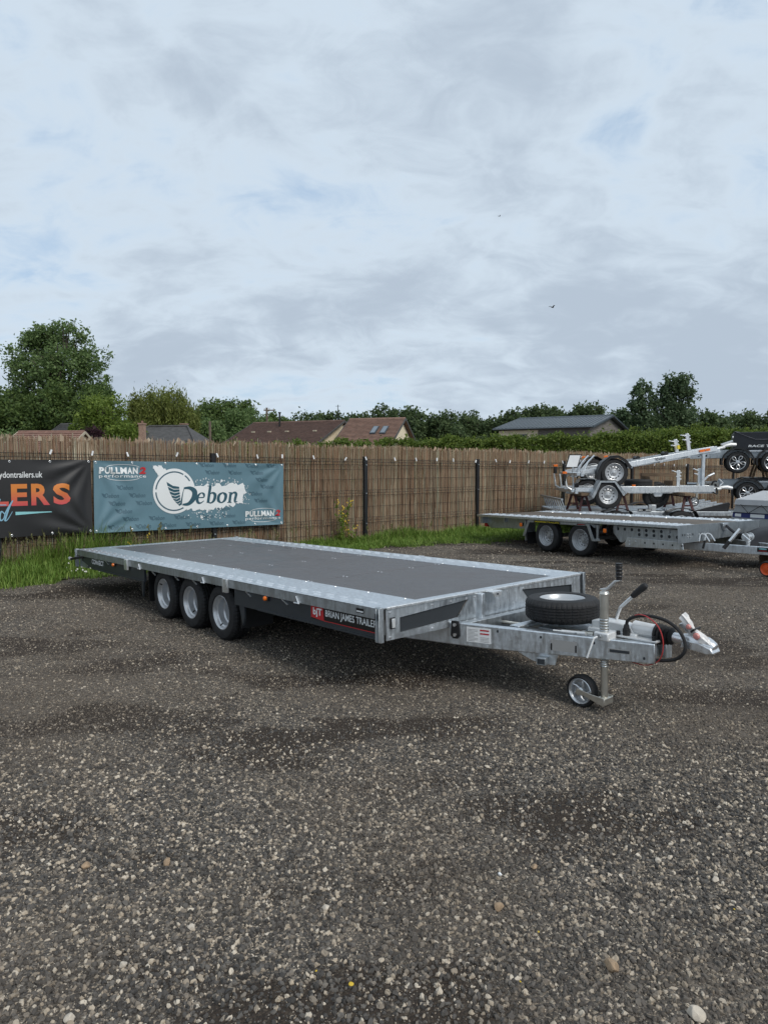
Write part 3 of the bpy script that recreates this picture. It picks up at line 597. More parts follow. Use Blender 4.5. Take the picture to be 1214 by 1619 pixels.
mb = MB(); mb.tube([(-1.0, -0.9, 4.0), (-1.0, -0.9, 5.15)], 0.07, 8); mb.tube([(-1.0, -0.9, 5.13), (-1.0, -0.9, 5.22)], 0.11, 8); mb.build('flue', 'black_steel', rA)
for x in (-2.6, -1.2, 0.3, 2.6):
    mb = MB(); mb.box(x - 0.12, x + 0.12, -2.1, -1.9, 3.68, 3.78); mb.build('vent_tile', 'cream_dim', rA)
mb = MB(); mb.tube([(3.3, 0.2, 4.4), (3.3, 0.2, 5.7)], 0.025, 6); mb.bar((3.1, 0.2, 5.6), (3.5, 0.2, 5.6), 0.02, 0.02); mb.build('aerial', 'black_steel', rA)
tB, rB, LB = house('bungalow', 'smaller bungalow with brown tiled roof, two skylights and cream gable', (-2.20, 51.0), (1.25, 49.95), 4.55, 4.0, 2.45, 'cream', 'roof_brown', 22)
for x in (0.35, 1.05):
    k0, k1 = 1.25 / 4, 2.25 / 4; P = lambda f: Vector((0, -4.0 * f, 4.55 - 2.1 * f))
    mb = MB(); mb.add([(x + dx, *(P(f) + Vector((0, -.46, .88)) * h)[1:]) for h in (0.02, 0.11) for f, dx in ((k0, -.2), (k0, .2), (k1, .2), (k1, -.2))], [(0, 1, 2, 3), (7, 6, 5, 4), (0, 4, 5, 1), (1, 5, 6, 2), (2, 6, 7, 3), (3, 7, 4, 0)])
    wnd = mb.build('skylight', 'barn_trim', rB, smooth=0)
    mb = MB(); mb.add([(x + dx, *(P(f) + Vector((0, -.46, .88)) * 0.125)[1:]) for f, dx in ((k0 + .015, -.15), (k0 + .015, .15), (k1 - .015, .15), (k1 - .015, -.15))], [(0, 1, 2, 3)])
    o = mb.build('skylight_pane', 'glass', rB, smooth=0)
# barn
tC, rC, LC = house('barn', 'long low barn with grey metal roof and weathered timber and cream walls', (11.64, 60), (17.6, 56), 5.15, 4.9, 4.12, 'barn_timber', 'barn_roof', 1, 0.35, 'barn_trim', 0.02)
tC['category'] = 'barn'
for i in range(26):
    x = -LC / 2 - 0.3 + i * (LC + 0.6) / 25; mb = MB(); mb.bar((x, -0.05, 5.16), (x, -4.9, 4.155), 0.05, 0.05); mb.build('roof_seam', 'barn_roof', rC, smooth=0)
mb = MB(); mb.box(-LC / 2 - 0.02, -LC / 2 + 3.2, -4.66, -4.6, 0, 3.95); mb.build('render_panel', 'cream', tC, smooth=0)
for x in (-LC / 2 + 1.7, -LC / 2 + 3.9):
    mb = MB(); mb.box(x, x + 0.65, -4.72, -4.64, 3.05, 3.65); w_ = mb.build('window', 'barn_trim', tC, smooth=0)
    mb = MB(); mb.box(x + 0.06, x + 0.59, -4.735, -4.70, 3.11, 3.59); mb.build('pane', 'dark_glass', w_, smooth=0)
mb = MB(); mb.box(LC / 2 - 0.01, LC / 2 + 0.05, -2.2, 1.6, 0, 3.55); mb.build('gable_panel', 'cream', tC, smooth=0)
mb = MB(); mb.box(-LC / 2 - 0.4, LC / 2 + 0.4, -5.02, -4.9, 4.02, 4.14); mb.build('gutter', 'barn_trim', tC, smooth=0)
for i in range(14):
    z = 2.4 + i * 0.125; mb = MB(); mb.box(-LC / 2 + 3.25, LC / 2, -4.635, -4.59, z, z + 0.115)
    if z < 3.9: mb.build('cladding_board', 'barn_timber', tC, smooth=0)
# low roofs on the left
house('outbuilding', 'low outbuilding with terracotta roof just above the reed fence', (-20.6, 40.5), (-17.0, 40.3), 3.2, 2.4, 2.0, 'cream', 'roof_terracotta', 10, 0.12, 'cream_dim')[0]['category'] = 'outbuilding'
house('cottage', 'small house with dark grey slate roof behind the terracotta roof', (-23.3, 52), (-20.3, 51.2), 4.25, 3.2, 2.5, 'cream_dim', 'roof_slate', 18)
# hipped grey roof with two chimneys
t = thing('bungalow', 'bungalow with grey hipped roof and two chimney stacks among the trees', 'house', (-15.2, 50, 0), (0, 0, -0.1))
mb = MB(); vs = [(-3.4, -3.2, 2.3), (3.4, -3.2, 2.3), (3.4, 3.2, 2.3), (-3.4, 3.2, 2.3), (-1.3, 0, 4.0), (1.5, 0, 4.0)]
mb.add(vs, [(0, 1, 5, 4), (1, 2, 5), (2, 3, 4, 5), (3, 0, 4), (3, 2, 1, 0)]); rf = mb.build('roof', 'roof_slate', t, smooth=0)
mb = MB(); mb.tube([(-1.3, 0, 4.02), (1.5, 0, 4.02)], 0.08, 8); mb.tube([(1.5, 0, 4.02), (3.4, -3.2, 2.33)], 0.07, 8); mb.tube([(-1.3, 0, 4.02), (-3.4, -3.2, 2.33)], 0.07, 8); mb.build('ridge', 'roof_slate', rf)
mb = MB(); mb.box(-3.0, 3.0, -2.8, 2.8, 0, 2.28); mb.build('wall', 'cream_dim', t, smooth=0)
mb = MB(); mb.box(-0.42, -0.08, -3.55, -3.2, 0, 3.95); mb.box(-0.46, -0.04, -3.59, -3.16, 3.95, 4.05); ch = mb.build('chimney', 'brick_pink', t, smooth=0)
mb = MB(); mb.tube([(-0.25, -3.37, 4.05), (-0.25, -3.37, 4.2)], 0.08, 8); mb.build('chimney_pot', 'roof_terracotta', ch)
mb = MB(); mb.box(0.85, 1.25, 0.3, 0.75, 3.2, 4.15); mb.box(0.81, 1.29, 0.26, 0.79, 4.15, 4.23); mb.build('chimney', 'brick_pink', t, smooth=0)
# poles
t = thing('utility_pole', 'wooden utility pole with crossarm beside the maroon roof', 'utility pole', (-11.46, 70, 0))
mb = MB(); mb.tube([(0, 0, -0.2), (0, 0, 6.85)], [0.14, 0.10], 8); mb.build('post', 'pole_wood', t)
mb = MB(); mb.bar((-0.3, 0, 6.6), (0.75, 0, 6.6), 0.09, 0.11); mb.build('crossarm', 'pole_wood', t)
for x in (-0.22, 0.25, 0.68): mb = MB(); mb.tube([(x, 0, 6.65), (x, 0, 6.8)], 0.035, 6); mb.build('insulator', 'cream_dim', t)
mb = MB(); mb.tube([(0, 0, -0.2), (0, 0, 3.78)], [0.085, 0.07], 8); o = mb.build('wooden_post', 'pole_wood'); o.location = (-9.74, 40, 0); tag(o, 'plain wooden post standing left of the maroon roof', 'post')
mb = MB(); mb.tube([(0, 0, -0.2), (0, 0, 5.3)], [0.05, 0.03], 6); mb.bar((-0.2, 0, 5.0), (0.9, 0, 5.0), 0.03, 0.03); o = mb.build('aerial_mast', 'galv_old'); o.location = (17.2, 64, 0); tag(o, 'thin aerial mast beside the poplars behind the barn', 'mast')
# birds
def bird(loc, s, label):
    t = thing('bird', label, 'bird', loc, (0, 0, 0.6)); mb = MB()
    mb.tube([(-0.22 * s, 0, 0), (-0.05 * s, 0, 0.01 * s), (0.12 * s, 0, 0.02 * s), (0.22 * s, 0, 0.02 * s)], [0.02 * s, 0.07 * s, 0.06 * s, 0.015 * s], 8, smooth_path=3)
    mb.add([(-0.2 * s, 0, 0), (-0.38 * s, 0.07 * s, 0), (-0.38 * s, -0.07 * s, 0)], [(0, 1, 2)]); mb.build('body', 'black_plastic', t)
    for q in (-1, 1):
        mb = MB(); mb.add([(0.1 * s, 0.04 * q * s, 0.02 * s), (-0.08 * s, 0.04 * q * s, 0.02 * s), (-0.14 * s, 0.3 * q * s, 0.18 * s), (-0.05 * s, 0.55 * q * s, 0.12 * s), (0.08 * s, 0.3 * q * s, 0.19 * s)], [(0, 1, 2, 4), (4, 2, 3)]); mb.build('wing', 'black_plastic', t)
bird((13.98, 60, 14.35), 0.75, 'black bird in flight against the cloudy sky')
bird((14.4, 91, 32.2), 0.55, 'tiny distant bird high in the cloudy sky')

# ============================================================ FENCE
frot = (0, 0, FY)                      # local x along the fence, local -y towards the yard
SP = 3.02; ptop = lambda s: 1.557 - 0.0115 * s; rtop = lambda s: 1.735 - 0.0075 * s
fen = thing('mesh_fence', 'black steel mesh fence with square posts along the yard', 'fence', tuple(FO), frot)
for k in range(-3, 8):
    s = k * SP; mb = MB(); mb.box(s - 0.035, s + 0.035, -0.035, 0.035, -0.2, ptop(s)); post = mb.build('post', 'black_steel', fen, 0.004)
    mb = MB(); mb.box(s - 0.037, s + 0.037, -0.037, 0.037, ptop(s), ptop(s) + 0.012); mb.build('cap', 'black_plastic', post)
    for z in (0.35, 0.9, 1.42): mb = MB(); mb.tube([(s, -0.035, z), (s, -0.047, z)], 0.012, 8); mb.build('bolt', 'galv_old', post)
    if k == 7: break
    mb = MB()
    for i in range(1, 60):
        x = s + SP * i / 60; tp = ptop(x) - 0.01
        zs = [0.03, 0.36, 0.41, 0.46, 0.86, 0.91, 0.96, tp - 0.14, tp - 0.09, tp - 0.04, tp]; ys = [0, 0, -0.03, 0, 0, -0.03, 0, 0, -0.03, 0, 0]
        mb.tube([(x, -0.012 + y, z) for y, z in zip(ys, zs)], 0.0024, 4, cap=False)
    for z, y in ((0.06, 0), (0.2, 0), (0.36, 0), (0.41, -0.03), (0.46, 0), (0.66, 0), (0.86, 0), (0.91, -0.03), (0.96, 0), (1.16, 0), (1.34, 0)):
        mb.tube([(s + 0.03, -0.016 + y, z), (s + SP - 0.03, -0.016 + y, z)], 0.0030, 4)
    for dz, y in ((0.14, 0), (0.09, -0.03), (0.04, 0)):
        mb.tube([(s + 0.03, -0.016 + y, ptop(s) - dz), (s + SP - 0.03, -0.016 + y, ptop(s + SP) - dz)], 0.0035, 4)
    mb.build('wire_panel', 'black_steel', fen, smooth=0)
# reed screening: thousands of stalks behind the mesh
reed = thing('reed_screen', 'brown reed screening tied behind the black mesh fence', 'screen', tuple(FO), frot)
vs = []; fs = []; n = 0
def stalks(s0, s1, pitch, y, rad, jit):
    x = np.arange(s0, s1, pitch); x = x + rng.normal(0, pitch * 0.35, len(x)); m = len(x)
    top = 1.745 - 0.0075 * x + 0.018 * np.sin(x * 2.1) + 0.014 * np.sin(x * 9.3) + rng.normal(0, jit, m); lean = rng.normal(0, 0.012, m); yy = y + rng.normal(0, 0.006, m)
    r = rad * rng.uniform(0.7, 1.4, m); lean2 = lean + rng.normal(0, 0.004, m)
    rows = []
    for f, q in ((0.0, 1.0), (0.5, 0.9), (1.0, 0.55)):
        z = -0.02 + (top + 0.02) * f; cx_ = x + lean * (f - 0.5) * 2 + 0.006 * np.sin(x * 50 + f * 5)
        for a in (0, 1, 2): t_ = a * 2 * PI / 3 + 0.5; rows.append(np.stack([cx_ + r * q * np.cos(t_), yy + r * q * np.sin(t_), z], 1))
    v = np.stack(rows, 1).reshape(-1, 3); base = (np.arange(m) * 9)[:, None]
    f = np.concatenate([np.stack([base[:, 0] + 3 * lv + a, base[:, 0] + 3 * lv + (a + 1) % 3, base[:, 0] + 3 * lv + 3 + (a + 1) % 3, base[:, 0] + 3 * lv + 3 + a], 1) for lv in (0, 1) for a in range(3)])
    return v, f
V = []; Fc = []; off = 0
for args in ((-9.2, 21.5, 0.0078, 0.022, 0.0044, 0.020), (-9.2, 21.5, 0.0085, 0.040, 0.0050, 0.030), (-9.2, 21.5, 0.012, 0.058, 0.0065, 0.015)):
    v, f = stalks(*args); V.append(v); Fc.append(f + off); off += len(v)
stuff(obj('reeds', np_mesh('reeds', np.concatenate(V), np.concatenate(Fc), 'reed', 4), reed))
# feathery broken tips along the top
mb = MB(); s = -9.0; tv = []; tf = []
while s < 21:
    h = random.uniform(0.03, 0.10); w = random.uniform(0.012, 0.035); z = rtop(s) - 0.03; l = random.uniform(-0.03, 0.03); y = random.uniform(0.02, 0.06); o = len(tv)
    tv += [(s - w / 2, y, z), (s + w / 2, y + 0.01, z), (s + w * 0.6 + l, y - 0.01, z + h * 0.55), (s + l, y, z + h)]; tf.append((o, o + 1, o + 2, o + 3)); s += random.uniform(0.02, 0.10)
tips = random.sample(range(len(tv) // 4), 36)
for i in tips:
    o = len(tv); x, y, z = tv[i * 4]; w = random.uniform(0.03, 0.06); h = random.uniform(0.07, 0.12); l = random.uniform(-0.03, 0.03)
    tv += [(x - w / 2, y, z), (x + w / 2, y, z), (x + w * 0.7 + l, y - 0.02, z + h * 0.6), (x + l, y, z + h)]; tf.append((o, o + 1, o + 2, o + 3))
stuff(obj('reed_tips', np_mesh('reed_tips', np.array(tv), np.array(tf), 'reed_tip', 4), reed))
s = -8.6; tie = MB().box(-0.011, 0.011, -0.008, 0.008, -0.035, 0.03).mesh('cable_tie', 'white')
while s < 12:
    o = obj('cable_tie', tie, reed); o.location = (s, -0.045, ptop(s) - 0.02 + random.uniform(-.015, .01)); o.rotation_euler = (random.uniform(-.2, .2), random.uniform(-0.5, 0.5), 0); s += random.uniform(0.45, 0.75)

# ============================================================ BANNERS
def crease(u, v, W, H, seed):          # shallow folds radiating from the corners, edges pulled flat at eyelets
    a = 0.006 * math.sin(3.1 * u + 5 * v + seed) + 0.004 * math.sin(9 * u - 4 * v + seed)
    for (cx, cy, sg) in ((0, 0, 1), (W, 0, 1), (W, H, 1), (0, H, 1)):
        dx, dy = u - cx, v - cy; r = math.hypot(dx, dy); th = math.atan2(dy, dx); a += 0.011 * math.exp(-((r - 0.35) / 0.35) ** 2) * math.sin(13 * th + seed + cx)
    return a * min(1, 8 * min(u, W - u) + 0.15, 1) + 0.003 * math.cos(2 * PI * u / 0.5) * (1 - min(v, H - v) / (H / 2))
def banner_base(name, label, s0, z0, slope, W, H, mat, seed):
    t = thing(name, label, 'banner', tuple(fence_pt(s0, 0.085, z0)), (0, -slope, FY))
    fn = lambda off: (lambda u, v: (u, -off - crease(u, v, W, H, seed), v))
    nu, nv = int(W / 0.03), int(H / 0.03); f0 = fn(0.0); vs = [f0(W * i / nu, H * j / nv) for i in range(nu + 1) for j in range(nv + 1)]
    back_ = [(x, y + 0.003, z) for x, y, z in vs]; k = len(vs)
    fs = [(i * (nv + 1) + j, (i + 1) * (nv + 1) + j, (i + 1) * (nv + 1) + j + 1, i * (nv + 1) + j + 1) for i in range(nu) for j in range(nv)]
    rim_ = [(i * (nv + 1)) for i in range(nu + 1)] + [nu * (nv + 1) + j for j in range(1, nv + 1)] + [i * (nv + 1) + nv for i in range(nu - 1, -1, -1)] + [j for j in range(nv - 1, 0, -1)]
    mb = MB(); mb.add(vs + back_, fs + [tuple(q + k for q in f[::-1]) for f in fs] + [(rim_[i], rim_[(i + 1) % len(rim_)], rim_[(i + 1) % len(rim_)] + k, rim_[i] + k) for i in range(len(rim_))])
    cl = mb.build('cloth', mat, t, smooth=60)
    ey = MB().lathe([(-0.002, 0.008), (-0.004, 0.011), (-0.002, 0.015), (0.0, 0.015)], 12).mesh('eyelet', 'alloy')
    for i in range(int(W / 0.5) + 1):
        for v in (0.025, H - 0.025):
            u = 0.03 + (W - 0.06) * i / int(W / 0.5); o = obj('eyelet', ey, cl); o.location = (u, f0(u, v)[1] - 0.001, v)
    return t, cl, fn
def art(mb, vs, fs, f, maxlen=0.06):
    vs, fs = subdiv_long(vs, fs, maxlen); return mb.add([f(a, b_) for a, b_ in vs], fs)
def put_text(mb, key, fn, u0, v0, u1, v1):
    vs, fs = TXT[key]; vs = [(u0 + (u1 - u0) * a, v0 + (v1 - v0) * b_) for a, b_ in vs]
    if u1 - u0 > 0.05 and mb.__dict__.get('soft'): vs, fs = subdiv_long(vs, fs, 0.025)
    return mb.add([fn(a, b_) for a, b_ in vs], fs)
def rect(u0, v0, u1, v1): return [(u0, v0), (u1, v0), (u1, v1), (u0, v1)], [(0, 1, 2, 3)]
# --- teal banner: 3.05 x 1.0 m
W_, H_ = 3.05, 1.0
tb, cl, fn = banner_base('banner', 'teal printed banner with white splash and wing emblem hung on the fence', -4.862, 0.488, -0.0155, W_, H_, 'teal', 1.3)
rd = random.Random(3); L1, L2, L3, L4 = fn(0.003), fn(0.005), fn(0.0065), fn(0.008)
# small repeated names in the background
mb = MB(); vt, ft = TXT['debon']
for r in range(9):
    for c in range(-1, 9):
        u0 = 0.02 + c * 0.385 + r * 0.095 - 0.3 * (r // 4); v0 = 0.93 - r * 0.112
        if u0 < 0.02 or u0 > W_ - 0.27 or v0 < 0.02: continue
        if (u0 < 0.85 and v0 > 0.68) or (0.62 < u0 < 1.55 and 0.2 < v0 < 0.95) or (1.4 < u0 < 2.4 and 0.28 < v0 < 0.72) or (u0 > 2.15 and v0 < 0.28): continue
        mb.add([L1(u0 + 0.05 + 0.19 * a, v0 + 0.062 * b_) for a, b_ in vt], ft)
        for q in range(3): mb.add([L1(u0 + dx, v0 + dz) for dx, dz in ((0.0 + q * 0.012, 0.066 - q * 0.02), (0.055, 0.05 - q * 0.014), (0.055, 0.042 - q * 0.014), (0.008 + q * 0.012, 0.052 - q * 0.02))], [(0, 1, 2, 3)])
mb.build('background_lettering', 'teal_dark', cl, smooth=0)
# white splash: disc, brush stroke, spatter
mb = MB(); CU, CV, R = 1.160, 0.567, 0.335
disc = [(CU, CV)] + [(CU + R * math.cos(a * PI / 30) * 0.98, CV + R * math.sin(a * PI / 30)) for a in range(60)]
art(mb, disc, [(0, i + 1, (i + 1) % 60 + 1) for i in range(60)], L2)
def jag(p0, p1, n, amp): return [(p0[0] + (p1[0] - p0[0]) * i / n + rd.uniform(-amp, amp), p0[1] + (p1[1] - p0[1]) * i / n + rd.uniform(-amp, amp) * 1.1) for i in range(n)]
brush = jag((1.22, 0.63), (1.68, 0.65), 8, 0.012) + jag((1.68, 0.655), (2.30, 0.65), 26, 0.035) + jag((2.35, 0.62), (2.28, 0.37), 14, 0.035) + jag((2.28, 0.37), (1.80, 0.29), 24, 0.035) + jag((1.80, 0.29), (1.30, 0.29), 14, 0.03)
cen = (1.82, 0.48); art(mb, [cen] + brush, [(0, i + 1, (i + 1) % len(brush) + 1) for i in range(len(brush))], L2)
spl = jag((0.83, 0.94), (0.88, 0.96), 3, 0.02) + jag((0.88, 0.95), (1.04, 0.87), 9, 0.025) + jag((1.04, 0.87), (1.0, 0.76), 4, 0.02) + jag((1.0, 0.76), (0.90, 0.80), 5, 0.03) + jag((0.90, 0.80), (0.83, 0.94), 6, 0.025)
art(mb, [(0.95, 0.85)] + spl, [(0, i + 1, (i + 1) % len(spl) + 1) for i in range(len(spl))], L2)
mb.build('splash', 'white_print', cl, smooth=0)
mb = MB()
for i in range(190):
    z_ = rd.choice((0, 0, 1, 2)); 
    if z_ == 0: u, v = rd.gauss(1.70, 0.17), rd.gauss(0.235, 0.06)
    elif z_ == 1: u, v = rd.uniform(1.5, 2.3), rd.gauss(0.70, 0.03)
    else: u, v = rd.gauss(2.32, 0.05), rd.uniform(0.35, 0.65)
    r = rd.uniform(0.003, 0.011) if rd.random() < 0.95 else 0.022
    k = 7; mb.add([L2(u + r * math.cos(a * 2 * PI / k) * rd.uniform(.7, 1.3), v + r * math.sin(a * 2 * PI / k) * rd.uniform(.7, 1.3)) for a in range(k)], [tuple(range(k))])
mb.build('spatter', 'white_print', cl, smooth=0)
mb = MB()
for a0, a1 in ((1.05, -0.1 + PI), (PI + 0.05, 2 * PI - 1.05), (0.55, 0.95)):
    pts = [(CU + 0.285 * math.cos(a), CV + 0.285 * math.sin(a)) for a in np.linspace(a0, a1, 14)]; v_, f_ = ribbon(pts, [0.02] * 14, 3); mb.add([L3(*p) for p in v_], f_)
mb.build('ring', 'teal_dark', cl, smooth=0)
# wing and big name
mb = MB(); D0u, D0v, S = 1.40, 0.365, 0.30
for i in range(7):
    f0, f1 = i / 7, (i + 0.78) / 7
    lf = lambda f: (1.035 + 0.19 * f ** 1.2, 0.705 - 0.345 * f - 0.05 * math.sin(f * PI))
    rt = lambda f: (1.232 + 0.03 * f, 0.632 - 0.275 * f)
    (a, b_), (c, d), (e, g), (h, k) = lf(f0), rt(f0), rt(f1), lf(min(1, f1))
    m1, m2 = ((a + c) / 2, (b_ + d) / 2 - 0.022), ((h + e) / 2, (k + g) / 2 - 0.022)
    mb.add([L3(a, b_), L3(*m1), L3(c, d), L3(e, g), L3(*m2), L3(h, k)], [(0, 1, 4, 5), (1, 2, 3, 4)])
mb.build('wing_emblem', 'teal_deep', cl, smooth=0)
mb = MB()
def glyph(pts, ws, u, v, s, k=8, closed=False):
    v_, f_ = ribbon(pts, ws, k, closed); mb.add([L4(u + x * s + y * s * 0.16, v + y * s) for x, y in v_], f_)
glyph([(0.02, 0.95), (0.38, 0.95), (0.66, 0.75), (0.66, 0.40), (0.42, 0.10), (0.08, 0.06)], [.10, .18, .28, .30, .20, .09], 1.262, 0.350, 0.275)
glyph([(0.02, 0.98), (-0.02, 0.6), (-0.02, 0.04)], [.03, .05, .10], 1.265, 0.350, 0.275)
LS = 0.165; LU = 1.485; LV = 0.377
glyph([(.12, .50), (.40, .54), (.76, .58), (.72, .84), (.48, .97), (.22, .78), (.12, .42), (.26, .10), (.52, .04), (.82, .24)], [.10, .10, .12, .20, .10, .22, .28, .22, .13, .07], LU, LV, LS)
glyph([(.22, 1.62), (.2, .8), (.2, .04)], [.27, .27, .27], LU + .175, LV, LS); glyph([(-.05, 1.60), (.3, 1.60)], [.08, .08], LU + .175, LV, LS)
glyph([(.22, .78), (.50, .97), (.82, .78), (.80, .30), (.52, .03), (.2, .10)], [.10, .15, .28, .28, .13, .1], LU + .175, LV, LS)
glyph([(.48, .97), (.14, .74), (.12, .28), (.46, .03), (.80, .28), (.82, .74)], [.11, .27, .29, .11, .27, .29], LU + .360, LV, LS, closed=True)
glyph([(.22, .98), (.2, .5), (.2, .02)], [.26, .26, .26], LU + .545, LV, LS); glyph([(-.02, .96), (.3, .96)], [.08, .08], LU + .545, LV, LS); glyph([(-.04, .03), (.42, .03)], [.07, .07], LU + .545, LV, LS)
glyph([(.24, .70), (.50, .96), (.78, .82), (.74, .30), (.80, .06), (1.02, .12)], [.10, .16, .26, .26, .16, .07], LU + .545, LV, LS)
mb.build('lettering', 'teal_deep', cl, smooth=0)
for (u0, v0, sc) in ((0.072, 0.765, 0.975), (2.345, 0.092, 0.955)):
    mb = MB(); mb.soft = True; put_caps(mb, 'PULLMAN', L3, u0, v0 + 0.055 * sc, u0 + 0.555 * sc, v0 + 0.150 * sc, 0.10, {'L': 0.8, 'M': 1.25}); put_text(mb, 'performance', L3, u0, v0 - 0.012, u0 + 0.68 * sc, v0 + 0.048 * sc)
    pts = [(u0 + 0.34 * sc + 0.24 * sc * math.cos(a), v0 + 0.145 * sc + 0.045 * sc * math.sin(a)) for a in np.linspace(0.2, PI - 0.2, 12)]; v_, f_ = ribbon(pts, [0.006] * 12, 2); mb.add([L2(*p) for p in v_], f_)
    pts = [(u0 + 0.34 * sc + 0.24 * sc * math.cos(a), v0 + 0.005 * sc - 0.045 * sc * math.sin(a)) for a in np.linspace(0.2, PI - 0.2, 12)]; v_, f_ = ribbon(pts, [0.006] * 12, 2); mb.add([L2(*p) for p in v_], f_)
    mb.build('logo_lettering', 'white_print', cl, smooth=0)
    mb = MB(); mb.soft = True; put_text(mb, '2', L3, u0 + 0.575 * sc, v0 + 0.055 * sc, u0 + 0.675 * sc, v0 + 0.158 * sc); mb.build('logo_numeral', 'red', cl, smooth=0)
# --- black banner
W2 = 3.0; S0 = -4.885 - W2
tk, ck, fk = banner_base('banner', 'black printed banner with orange capital letters hung on the fence', S0, 0.500, -0.001, W2, 1.0, 'banner_black', 4.1)
A1, A2, A3 = fk(0.004), fk(0.006), fk(0.008)
mb = MB(); mb.soft = True; put_text(mb, 'url', A1, 1.865, 0.742, 2.376, 0.846); mb.build('lettering', 'white_print', ck, smooth=0)
mb = MB(); mb.soft = True; put_caps(mb, 'ERS', A1, 1.995, 0.403, 2.722, 0.686, 0.2, {'E': 0.88, 'R': 1.02}); put_text(mb, 'L', A1, 1.70, 0.405, 1.965, 0.686); mb.build('capital_lettering', 'ers_print', ck, smooth=0)
mb = MB(); mb.add([A1(2.041, 0.328), A1(2.041, 0.285), A1(2.35, 0.300), A1(2.69, 0.313), A1(2.35, 0.318)], [(0, 1, 2, 4), (4, 2, 3)]); mb.build('streak', 'aqua', ck, smooth=0)
mb = MB(); U = lambda px: 1.858 + px * 0.00098
for pts, ws in (([(U(60), .30), (U(20), .34), (U(0), .27), (U(10), .225), (U(45), .25), (U(70), .33), (U(140), .45), (U(155), .468), (U(110), .38), (U(65), .25), (U(60), .22), (U(90), .235), (U(150), .335)], [.010, .016, .018, .018, .012, .014, .016, .010, .018, .020, .016, .010, .006]),
                ([(U(-60), .425), (U(80), .42)], [.012, .012]), ([(U(10), .50), (U(-30), .38), (U(-55), .25), (U(-40), .22), (U(0), .27)], [.014, .02, .02, .014, .01])):
    v_, f_ = ribbon(pts, ws, 6); mb.add([A3(*p) for p in v_], f_)
mb.build('script_lettering', 'script_blue', ck, smooth=0)

# ============================================================ GRASS VERGE
def verge(s):                           # how far the grass reaches out from the fence
    return np.interp(s, [-10, -6, -4.5, -2, 0, 1.0, 2.2, 3.3, 4.5, 6, 8], [1.1, 0.95, 1.0, 0.9, 0.95, 1.15, 1.6, 1.5, 1.3, 0.9, 0.6])
n = 60000; s = rng.uniform(-10, 8.5, n); vg = verge(s) + 0.12 * np.sin(s * 5) + 0.08 * np.sin(s * 13.0); q = rng.uniform(0, 1, n); d = 0.02 + vg * q * np.where(rng.uniform(0, 1, n) < 0.06, rng.uniform(1.0, 1.25, n), 1.0)
left = np.clip((-3.2 - s) / 1.5, 0, 1)
hgt = np.where(q < 0.35, 0.22 + 0.30 * left, 0.15 + 0.24 * left * (1 - q)) * rng.uniform(0.45, 1.35, n) * (1 - 0.55 * np.clip((q - 0.75) / 0.25, 0, 1)) * (0.75 + 0.35 * np.sin(s * 2.3) * np.sin(d * 5 + s))
P0 = np.array([FO.x, FO.y, 0]) + np.outer(s, np.array(FF)) + np.outer(d, np.array(FN)); P0[:, 2] = -0.02
ang = rng.uniform(0, 2 * PI, n); side = np.stack([np.cos(ang), np.sin(ang), np.zeros(n)], 1); ln = np.stack([-np.sin(ang), np.cos(ang), np.zeros(n)], 1) * (hgt * rng.uniform(0.1, 0.75, n))[:, None]
w = rng.uniform(0.003, 0.0075, n)[:, None]; up = np.array([0, 0, 1.0]); H = hgt[:, None]
v = np.stack([P0 - side * w, P0 + side * w, P0 + ln * 0.35 + up * H * 0.6 + side * w * 0.8, P0 + ln * 0.35 + up * H * 0.6 - side * w * 0.8, P0 + ln + up * H * 0.95 + side * w * 0.15, P0 + ln + up * H * 0.95 - side * w * 0.15], 1).reshape(-1, 3)
bse = np.arange(n)[:, None] * 6; f = np.concatenate([bse + np.array([[0, 1, 2, 3]]), bse + np.array([[3, 2, 4, 5]])])
g = stuff(obj('grass', np_mesh('grass', v, f, 'grass', 4))); g['label'] = 'rough green grass verge along the foot of the fence'; g['category'] = 'grass'
# soil under the grass
k = 60; ss = np.linspace(-10, 8.5, k); vs = []; 
for x in ss: vs += [tuple(fence_pt(x, -0.6, 0.012)), tuple(fence_pt(x, float(verge(x)) * 0.93 + 0.1 * math.sin(x * 5), 0.010))]
pmat('soil', (0.045, 0.050, 0.018), 0.95, 0, var=0.4, vscale=12, bump=0.6, bscale=60)
structure(MB().add(vs, [(2 * i, 2 * i + 1, 2 * i + 3, 2 * i + 2) for i in range(k - 1)]).build('verge', 'soil', smooth=0))
# tall dry seed stalks by the fence on the left
m_ = 190; s = np.concatenate([rng.uniform(-9, -3.6, 130), rng.uniform(-3.6, 6, 60)]); d = rng.uniform(0.03, 0.4, m_); hh_ = np.where(s < -3.6, rng.uniform(0.32, 0.60, m_), rng.uniform(0.25, 0.4, m_))
tv = []; tf = []
for a, b_, h in zip(s, d, hh_):
    p = fence_pt(a, b_, 0); l = Vector((random.uniform(-.12, .12), random.uniform(-.12, .12), 0)); w = 0.0035; o = len(tv)
    tv += [p + Vector((-w, 0, 0)), p + Vector((w, 0, 0)), p + l + Vector((w, 0, h)), p + l + Vector((-w, 0, h))]; tf.append((o, o + 1, o + 2, o + 3))
    for j in range(5):
        c = p + l * (0.8 + 0.06 * j) + Vector((random.uniform(-.015, .015), random.uniform(-.015, .015), h * (0.82 + 0.045 * j))); o = len(tv); r = random.uniform(.006, .013)
        tv += [c + Vector((-r, 0, -r)), c + Vector((r, 0, 0)), c + Vector((r * .3, 0, 2.2 * r)), c + Vector((-r, 0, r))]; tf.append((o, o + 1, o + 2, o + 3))
g = stuff(obj('seed_grass', np_mesh('seed_grass', np.array(tv), np.array(tf), 'grass_dry', 4))); g['label'] = 'tall dry seeding grass stalks against the reed screen'; g['category'] = 'grass'
